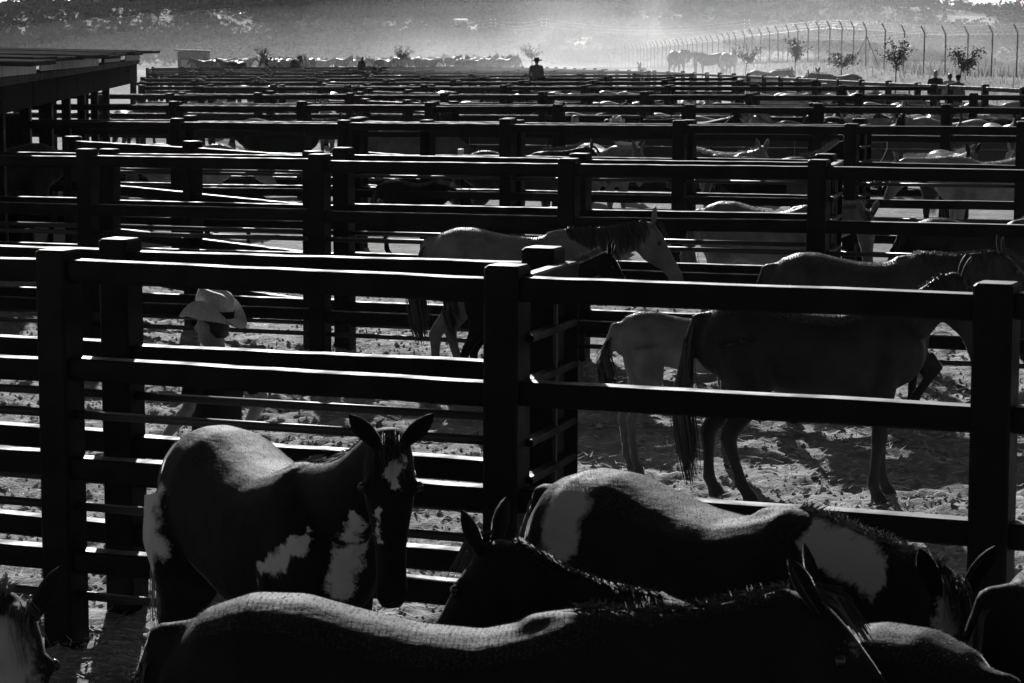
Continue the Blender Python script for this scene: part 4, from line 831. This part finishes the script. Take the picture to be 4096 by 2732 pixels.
for k, rr in enumerate((.17, .15)): link('loop', MB().tube([(math.cos(a) * rr, .01 * k, math.sin(a) * rr * 1.3 - .15) for a in np.linspace(-1.5, 4.2, 22)], .012, 6).mesh('loop', M_PIPE, True), o)
# ---------------------------------------------------------------- plants
M_LEAF = mat('dark_foliage', col=.05, rough=.8, spec=.02, noise=(.35, .03, .075, (1, 1, 1))); M_SHRUB = mat('scrub', col=.06, rough=.9, spec=.0, noise=(.12, .04, .11, (1, 1, 1))); M_BARK = mat('bark', col=.06, rough=.9, spec=.1)
M_YOUNG = mat('young_leaves', col=.05, rough=.5, spec=.3); M_DRY = mat('dry_grass', col=.42, rough=.8, spec=.1)
def leaves(n, pos, size, R, seed_up=.4):
    "n small leaf-clump triangles round positions (n,3)"
    d = R.normal(size=(n, 3)); d[:, 2] += seed_up; d /= np.linalg.norm(d, axis=1)[:, None]
    a = np.cross(d, R.normal(size=(n, 3))); a /= np.linalg.norm(a, axis=1)[:, None]; b = np.cross(d, a); s = size * R.uniform(.6, 1.4, (n, 1))
    v = np.stack([pos - a * s - b * s * .5, pos + a * s - b * s * .5, pos + b * s * .9], 1).reshape(-1, 3)
    return v
def trimesh(name, v, m):
    k = len(v); me = bpy.data.meshes.new(name); me.vertices.add(k); me.vertices.foreach_set('co', np.asarray(v, np.float32).ravel()); me.loops.add(k); me.loops.foreach_set('vertex_index', np.arange(k)); me.polygons.add(k // 3)
    me.polygons.foreach_set('loop_start', np.arange(0, k, 3)); me.polygons.foreach_set('loop_total', np.full(k // 3, 3)); me.update(); me.materials.append(m); return me
def crown_pts(kind, n, R):
    if kind == 'umbrella':      # several flat domes
        c = R.uniform(-.6, .6, (9, 3)); c[:, 2] = .72 + .1 * R.rand(9); r = np.stack([R.uniform(.35, .55, 9)] * 2 + [R.uniform(.12, .2, 9)], 1)
    elif kind == 'round':
        c = R.normal(0, .22, (10, 3)); c[:, 2] = .58 + R.uniform(-.25, .27, 10); r = np.stack([R.uniform(.2, .34, 10)] * 3, 1)
    elif kind == 'tall':
        c = R.normal(0, .13, (14, 3)); c[:, 2] = np.linspace(.25, .95, 14); r = np.stack([R.uniform(.1, .24, 14) * (1.15 - .5 * np.abs(c[:, 2] - .5))] * 3, 1)
    else:                       # airy
        c = R.normal(0, .3, (12, 3)); c[:, 2] = R.uniform(.35, .95, 12); r = np.stack([R.uniform(.1, .22, 12)] * 3, 1)
    i = R.randint(0, len(c), n); d = R.normal(size=(n, 3)); d /= np.linalg.norm(d, axis=1)[:, None]
    return c[i] + d * r[i] * R.uniform(.55, 1.08, (n, 1)), c
def tree_meshes(kind, seed, n=900, leaf=.045):
    R = np.random.RandomState(seed); p, c = crown_pts(kind, n, R); v = leaves(n, p, leaf, R)
    mb = MB(); top = .7 if kind == 'umbrella' else .5; mb.tube([(0, 0, -.08), (.01, 0, top * .5), (.0, .01, top)], [.03, .022, .012], 7)
    for q in c[:7]: mb.tube([(0, 0, top * R.uniform(.5, .9)), (q[0] * .5, q[1] * .5, q[2] * .8), tuple(q)], [.013, .009, .004], 5)
    return trimesh('crown', v, M_LEAF), mb.mesh('trunk', M_BARK, True)
TK = {k: [tree_meshes(k, 40 + i * 7 + j) for j in range(2)] for i, k in enumerate(('umbrella', 'round', 'tall', 'airy'))}
def tree(label, kind, px, py, Y, hpx, wk=1., group='trees on the hillside', base=True):
    "tree whose foot stands on the terrain at distance Y under photo column px, its top at photo row py"
    X = (px - 2048) / FPX * Y; z = T(X, Y); top = atY(px, py, Y).z; h = max(2., top - z)
    t = thing('tree', label, 'tree', (X, Y, z), rnd.uniform(0, 6.28), group); t.scale = (h * wk, h * wk, h)
    c, tr = TK[kind][rnd.randrange(2)]; link('crown', c, t); link('trunk', tr, t)
for a in (('dark rounded tree at the left of the skyline', 'round', 60, 8, 780, 0, 1.1), ('broad umbrella pine second on the left skyline', 'umbrella', 120, 2, 800, 0, 1.3), ('dense rounded tree left of the white shed roof on the skyline', 'round', 180, 2, 790, 0, 1.2), ('flat umbrella pine above the white shed roof', 'umbrella', 330, 0, 800, 0, 1.2),
          ('round dark bush cut by the left edge below the vineyard', 'round', 10, 56, 650, 0, 1.4), ('single round dark tree at the right end of the vineyard', 'round', 287, 25, 640, 0, 1.0),
          ('tall dark eucalyptus standing above the dust left of centre', 'airy', 1722, 52, 430, 0, .75), ('wide umbrella pine behind the tall eucalyptus', 'umbrella', 1715, 28, 600, 0, 1.3), ('umbrella pine left of the tall eucalyptus', 'umbrella', 1650, 62, 520, 0, 1.3), ('round tree right of the small white house', 'round', 1905, 66, 540, 0, 1.1),
          ('great umbrella pine above the herd on the left', 'umbrella', 1170, 134, 330, 0, 1.35), ('second umbrella pine leaning on the great one', 'umbrella', 1080, 150, 335, 0, 1.3), ('pale umbrella pine behind the hut', 'umbrella', 890, 172, 325, 0, 1.5), ('low umbrella pine at the right of the great pine', 'umbrella', 1230, 178, 320, 0, 1.5), ('dome-shaped bush between hut and great pine', 'round', 990, 160, 330, 0, 1.3),
          ('round tree at the edge of the dark wood', 'round', 1390, 52, 560, 0, 1.1), ('loose tree in the hazy hedge left of the bright field', 'airy', 1830, 118, 370, 0, .9), ('loose tree at the middle of the hazy hedge', 'airy', 1930, 132, 365, 0, 1.), ('tallest loose tree in the hazy hedge', 'airy', 2010, 130, 360, 0, 1.), ('last loose tree of the hazy hedge beside the pale field', 'airy', 2085, 155, 350, 0, .9), ('low tree in the hazy hedge under the eucalyptus', 'airy', 1640, 112, 380, 0, 1.), ('broken tree in the hazy hedge right of the eucalyptus', 'airy', 1780, 95, 400, 0, .8), ('bushy tree at the left of the hazy hedge', 'airy', 1500, 128, 385, 0, 1.2), ('pale bush in the hazy hedge', 'round', 1580, 140, 375, 0, 1.2),
          ('round pine on the right skyline', 'round', 3842, 0, 800, 0, 1.1), ('dark broad tree at the right end of the skyline', 'round', 4040, -12, 720, 0, 1.2), ('low rounded tree between the skyline gaps on the right', 'round', 3925, 10, 760, 0, 1.3), ('feathery tall tree left of the bright gap in the right skyline', 'tall', 3765, -8, 760, 0, .7), ('rounded pine on the hazy slope above the cranked posts', 'round', 3548, 66, 560, 0, 1.2), ('broad hazy pine on the slope right of centre', 'umbrella', 3350, 28, 600, 0, 1.2), ('dark crowned pine left of the right skyline gap', 'umbrella', 3700, 14, 640, 0, 1.2)):
    tree(*a)
for i in range(26): tree('hazy pine on the right hillside, one of a loose wood', ('umbrella', 'round')[i % 2], rnd.uniform(2050, 3700), rnd.uniform(-20, 50), rnd.uniform(600, 740), 0, rnd.uniform(.9, 1.3), 'loose wood on the right hillside')
for i, px in enumerate((2950, 3010, 3060, 3105, 3150, 3250, 3300, 3345, 3420)): tree('slender-stemmed tree standing in the dust behind the chain-link fence', 'umbrella', px + rnd.uniform(-15, 15), rnd.uniform(150, 165), rnd.uniform(250, 285), 0, .8, 'thin trees behind the chain-link fence')
def mass(name, label, cat, items, kinds, nl, leaf, m):
    vs = []
    base = {}
    for k in kinds: base[k] = []
    R = np.random.RandomState(77)
    for k in kinds:
        for j in range(4):
            p_, _ = crown_pts(k, nl, R); base[k].append(leaves(nl, p_, leaf, R))
    for x, y, z, h, w_ in items:
        b = base[kinds[R.randint(len(kinds))]][R.randint(4)]; a = R.uniform(0, 6.28); c, s = math.cos(a), math.sin(a)
        vs.append(np.stack([(b[:, 0] * c - b[:, 1] * s) * w_ + x, (b[:, 0] * s + b[:, 1] * c) * w_ + y, b[:, 2] * h + z], 1))
    o = link(name, trimesh(name, np.concatenate(vs), m), kind='stuff'); tag(o, label, cat); return o
def infield(x, y): return any(((x - a) / rx) ** 2 + ((y - b) / ry) ** 2 < 1.0 for a, b, rx, ry in FIELDS)
it = []
while len(it) < 6500:
    Y = math.sqrt(rnd.uniform(330 ** 2, 700 ** 2)); X = rnd.uniform(-.25, .25) * Y
    if infield(X, Y) or (X < -60 and 670 < Y < 800) or (X > 110 and Y > 660): continue
    h = rnd.uniform(.9, 2.4) * (1.0 if rnd.random() < .85 else 1.7); it.append((X, Y, T(X, Y) - .35 * h, h * 1.35, h * rnd.uniform(1.2, 1.9)))
mass('scrub', 'low scrub covering the hillside', 'scrub', it, ('round',), 34, .13, M_SHRUB)
it = []
for i in range(900):
    px = rnd.uniform(300, 2350); Y = rnd.uniform(585, 830) + 40 * max(0, (px - 1900) / 450.)
    if px < 560 and (Y < 640 or px < 460): continue
    X = (px - 2048) / FPX * Y; h = rnd.uniform(7, 12); it.append((X, Y, T(X, Y) - 1, h, h * rnd.uniform(.5, .8)))
for i in range(330):
    px = rnd.uniform(2300, 3720); Y = rnd.uniform(640, 830); X = (px - 2048) / FPX * Y; h = rnd.uniform(6, 10); it.append((X, Y, T(X, Y) - 1, h, h * rnd.uniform(.6, .95)))
for i in range(60):
    px = rnd.choice((rnd.uniform(-100, 640), rnd.uniform(3700, 4200))); Y = rnd.uniform(790, 840); X = (px - 2048) / FPX * Y; h = rnd.uniform(.8, 1.8); it.append((X, Y, T(X, Y) - 1, h, h * .8))
mass('forest', 'dense dark wood along the top of the hillside', 'wood', it, ('round', 'tall'), 130, .075, M_LEAF)
it = []
for r in range(16):
    for i in range(44):
        Y = 700 + r * 6.2; X = -172 + i * 2.4 + rnd.uniform(-.3, .3) + r * .6; it.append((X, Y, T(X, Y) - .2, 1.5, 1.6))
mass('vineyard', 'rows of low vines on the slope at the upper left', 'vineyard', it, ('round',), 22, .16, M_SHRUB)
# weeds and dry grass along the bank
R = np.random.RandomState(5); vs = []
for i in range(5200):
    Y = R.uniform(92, 215); b = R.uniform(-3.8, 2.5) if R.rand() < .8 else R.uniform(2, 8); X = xc(Y) + b; z = T(X, Y); h = R.uniform(.15, .55) * (1.6 if R.rand() < .06 else 1); a = R.uniform(0, 3.14); l_ = R.normal(0, .12, 2); ww = .02
    vs += [(X - ww * math.cos(a), Y - ww * math.sin(a), z - .05), (X + ww * math.cos(a), Y + ww * math.sin(a), z - .05), (X + l_[0], Y + l_[1], z + h)]
tag(link('dry_grass', trimesh('dry_grass', np.array(vs), M_DRY), kind='stuff'), 'dry grass and weeds on the bank under the chain-link fence', 'grass')
def sapling(label, px, ytop, ybase, Y, seed, wk=.5, lean=0.):
    R = np.random.RandomState(seed); b = atY(px, ybase, Y); tp = atY(px, ytop, Y); z = T(b.x, Y); h = tp.z - z; cz = 1 - (tp.z - b.z) / h * .72
    t = thing('sapling', label, 'sapling', (b.x - lean * h, Y, z), 0, 'saplings along the pens')
    mb = MB(); P = []
    mb.tube([(0, 0, -.1), (lean * h * .6, 0, h * max(cz, .3)), (lean * h, 0, h * .75)], [.028, .022, .01], 6)
    for i in range(20):
        a = R.uniform(0, 6.28); s0 = Vector((lean * h * .8, 0, h * R.uniform(cz, .75))); e = Vector((lean * h + math.cos(a) * wk * h * R.uniform(.08, .36), math.sin(a) * wk * h * .4, min(h, s0.z + h * R.uniform(.08, .4))))
        mb.tube([s0, s0.lerp(e, .5) + Vector((0, 0, .05)), e], [.012, .008, .004], 5)
        for u in np.linspace(.25, 1.05, 11): P.append(np.array(s0.lerp(e, float(u))) + R.normal(0, .05, 3))
    link('stem', mb.mesh('stem', M_BARK), t); P = np.array(P); link('leaf_spray', trimesh('leaf_spray', leaves(len(P) * 4, np.concatenate([P + R.normal(0, .045, P.shape) for _ in range(4)]), .04, R, -.2), M_YOUNG), t)['kind'] = 'stuff'
for k, a in enumerate((('thin sapling left of the man on the last fence', 1055, 193, 262, 186, 1, .9, 0), ('leaning sapling right of the long-haired person', 1610, 193, 262, 184, 2, .9, .25), ('tall loose sapling behind the man in the flat hat', 2128, 180, 262, 175, 3, 1.0, 0), ('bushy sapling right of the led horses', 2993, 186, 289, 128, 4, .9, .1), ('tallest sapling in front of the chain-link fence', 3180, 156, 293, 122, 5, .65, 0), ('low bushy sapling left of the braced fence post', 3370, 213, 295, 112, 6, 1.1, .05), ('spreading sapling with curled leaves right of the braced post', 3583, 167, 326, 92, 7, .8, 0), ('crooked sapling behind the three men at the right', 3855, 200, 328, 90, 8, .9, .12))):
    sapling(*a)
# straw scattered on the pen floor
vs = []; R = np.random.RandomState(9)
for i in range(22000):
    Y = 5 + 27 * R.rand() ** 1.3; X = R.uniform(-.26, .26) * Y; z = gz(X) + .012 + R.rand() * .03; a = R.uniform(0, 3.14); L = R.uniform(.02, .08); w_ = .0035; c, s = math.cos(a), math.sin(a); u = R.uniform(-.02, .03)
    vs += [(X - c * L - s * w_, Y - s * L + c * w_, z), (X - c * L + s * w_, Y - s * L - c * w_, z), (X + c * L, Y + s * L, z + u)]
tag(link('straw', trimesh('straw', np.array(vs), M_DRY), kind='stuff'), 'loose straw trodden into the pen floor', 'straw')
# broken clods lying on the pen floor
R = np.random.RandomState(19); n = 36000; Y = 5 + 28 * R.rand(n) ** 1.25; X = R.uniform(-.255, .255, n) * Y; sz = R.gamma(2.2, .0055, n).clip(.005, .045)
oc = np.array([(1, 0, 0), (0, 1, 0), (-1, 0, 0), (0, -1, 0), (0, 0, .8), (0, 0, -.5)]); of = np.array([(0, 1, 4), (1, 2, 4), (2, 3, 4), (3, 0, 4), (1, 0, 5), (2, 1, 5), (3, 2, 5), (0, 3, 5)])
a = R.uniform(0, 6.28, n); v = oc[None] * sz[:, None, None] * R.uniform(.55, 1.35, (n, 6, 1)); c_, s_ = np.cos(a)[:, None], np.sin(a)[:, None]
vx, vy = v[..., 0] * c_ - v[..., 1] * s_, v[..., 0] * s_ + v[..., 1] * c_; v = np.stack([vx + X[:, None], vy + Y[:, None], v[..., 2] + (znear(X, Y) + sz * .25)[:, None]], -1)
tag(link('clods', trimesh('clods', v[:, of].reshape(-1, 3), mat('dry_clod', col=.25, rough=.9, spec=.05, noise=(9, .14, .46, (1, 1, 1)))), kind='stuff'), 'broken clods of earth and dung on the pen floor', 'clods')
# ---------------------------------------------------------------- houses and power line on the hill
def house(label, px, py, w_, d_, h_, ridge, mw, mr):
    Y = hillY(px, py); X = (px - 2048) / FPX * Y; z = T(X, Y); t = thing('house', label, 'house', (X, Y, z), .25)
    link('wall', MB().box((0, 0, h_ / 2 - .5), (w_, d_, h_ + 1), bev=.03).mesh('wall', mw), t)
    mb = MB(); a, b = w_ / 2 + .3, d_ / 2 + .3; mb.add([(-a, -b, h_), (a, -b, h_), (a, b, h_), (-a, b, h_), (-a, 0, h_ + ridge), (a, 0, h_ + ridge)], [(0, 1, 5, 4), (2, 3, 4, 5), (0, 4, 3), (1, 2, 5), (3, 2, 1, 0)]); link('roof', mb.mesh('roof', mr), t)
    for k in (-.25, .25):
        o = link('window', MB().box((w_ * k, -d_ / 2 - .02, h_ * .55), (w_ * .13, .1, h_ * .3)).mesh('window', M_EYE), t); link('sill', MB().box((w_ * k, -d_ / 2 - .06, h_ * .37), (w_ * .16, .12, .08)).mesh('sill', mw), o)
    link('door', MB().box((0, -d_ / 2 - .02, h_ * .3), (w_ * .1, .1, h_ * .6)).mesh('door', M_WOOD), t)
M_ROOFW = mat('pale_metal_roof', col=.7, rough=.4, spec=.5); M_LIME = mat('limewash', col=.4, rough=.9, spec=.1)
house('small gabled house on the hill right of the tall eucalyptus', 1832, 106, 2.6, 4, 1.1, .35, M_LIME, M_LIME)
house('pale house among trees below the right skyline', 3990, 64, 3.8, 4, 1.2, .1, M_LIME, M_LIME)
house('long shed with a bright white roof at the top of the vineyard', 204, 32, 9.5, 5, .5, .6, M_LIME, M_ROOFW)
house('low shed with a bright roof in the scrub below the dark wood', 998, 66, 3.6, 4, .4, .4, M_LIME, M_ROOFW)
house('low bright-roofed shed near the left end of the hazy hedge', 1430, 79, 2.4, 3, .5, .3, M_LIME, M_ROOFW)
M_GLASS = mat('pale_insulator', col=.8, rough=.1, spec=.8)
arms = []
for lb, px, ytop, Y in (('power pole in front of the dark wood on the left', 618, 18, 560), ('power pole above the bright shed roof', 916, 36, 520), ('power pole right of the small house', 1969, 80, 410), ('power pole at the bend of the wires right of centre', 2170, 78, 380), ('power pole on the hazy slope right of centre', 2975, 84, 330), ('power pole behind the chain-link fence on the right', 3680, 120, 260)):
    X = (px - 2048) / FPX * Y; z = T(X, Y); tp = atY(px, ytop, Y).z
    t = thing('power_pole', lb, 'pole', (X, Y, z), 0, 'power poles'); link('mast', MB().tube([(0, 0, -.3), (0, 0, tp - z + .3)], [.09, .06], 6).mesh('mast', M_BARK), t); q = []
    for k in range(3):
        zz = tp - z - k * .55 * Y / 400; link('crossarm', MB().box((0, 0, zz), (.95 * Y / 400, .06, .06)).mesh('crossarm', M_BARK), t)
        for s in (-1, 1): link('insulator', MB().ball((s * .42 * Y / 400, 0, zz + .12), .085, 8).mesh('insulator', M_GLASS, True), t); q.append(Vector((X + s * .42 * Y / 400, Y, z + zz + .1)))
    arms.append(q)
t = thing('power_lines', 'thin power lines sagging between the poles across the hillside', 'wires', (0, 0, 0)); M_WIRE = mat('bright_wire', col=.5, rough=.3, spec=.6, metal=.6)
for i in range(len(arms) - 1):
    for a, b in zip(arms[i], arms[i + 1]):
        link('wire', MB().tube([a.lerp(b, u) - Vector((0, 0, 4 * u * (1 - u) * (b - a).length * .02)) for u in np.linspace(0, 1, 13)], .006, 4, False).mesh('wire', M_WIRE), t)
# ---------------------------------------------------------------- dust and haze
def vol(name, dens, g, colr=1.):
    m = bpy.data.materials.new(name); m.use_nodes = True; n = m.node_tree.nodes; l = m.node_tree.links; n.remove(n['Principled BSDF'])
    v = n.new('ShaderNodeVolumePrincipled'); v.inputs['Density'].default_value = dens; v.inputs['Anisotropy'].default_value = g; v.inputs['Color'].default_value = (colr, colr, colr, 1)
    l.new(v.outputs[0], n['Material Output'].inputs['Volume']); return m
BALL = MB().ball((0, 0, 0), 1., 28)
def dust(label, c, r, dens):
    "nested shells so that the cloud thins out softly towards its edge"
    t = thing('dust_cloud', label, 'dust', c); t['kind'] = 'stuff'
    for k in (1., .84, .7, .56, .42, .28):
        o = link('dust_veil', BALL.mesh('dust_veil', vol('dust', dens / 6, .35), True), t); o.scale = (r[0] * k, r[1] * k, r[2] * k)
dust('bright dust drifting over the herd beyond the last fence', (4, 240, 0), (75, 42, 8), .0040)
dust('dust plume rising over the right half of the hillside', (24, 305, 3), (52, 48, 28), .0026)
dust('dust behind the chain-link fence on the right', (38, 235, 1), (44, 38, 9), .0034)
for lb, c, r, d in (('rolling dust puff behind the herd left of centre', (-9, 262, 2), (9, 12, 4), .007), ('tall dust puff above the man in the flat hat', (6, 268, 4), (8, 12, 8), .010), ('brightest dust puff right of the man in the flat hat', (14, 255, 2), (9, 12, 5), .012), ('ragged dust column rising at the right of centre', (21, 290, 8), (8, 12, 10), .009), ('drifting dust tail at the top of the plume', (30, 300, 12), (14, 14, 6), .006), ('low dust puff by the led horses', (17, 175, 1), (8, 12, 3), .012)):
    dust(lb, c, r, d)
dust('thin dust in the far right pens', (8, 128, .5), (16, 36, 4.5), .007)
hz = MB().box((0, 590, 22), (1300, 1280, 60)).mesh('haze', vol('haze', .00004, .3)); o = link('haze', hz, kind='stuff'); tag(o, 'thin bright haze over the whole valley', 'haze')
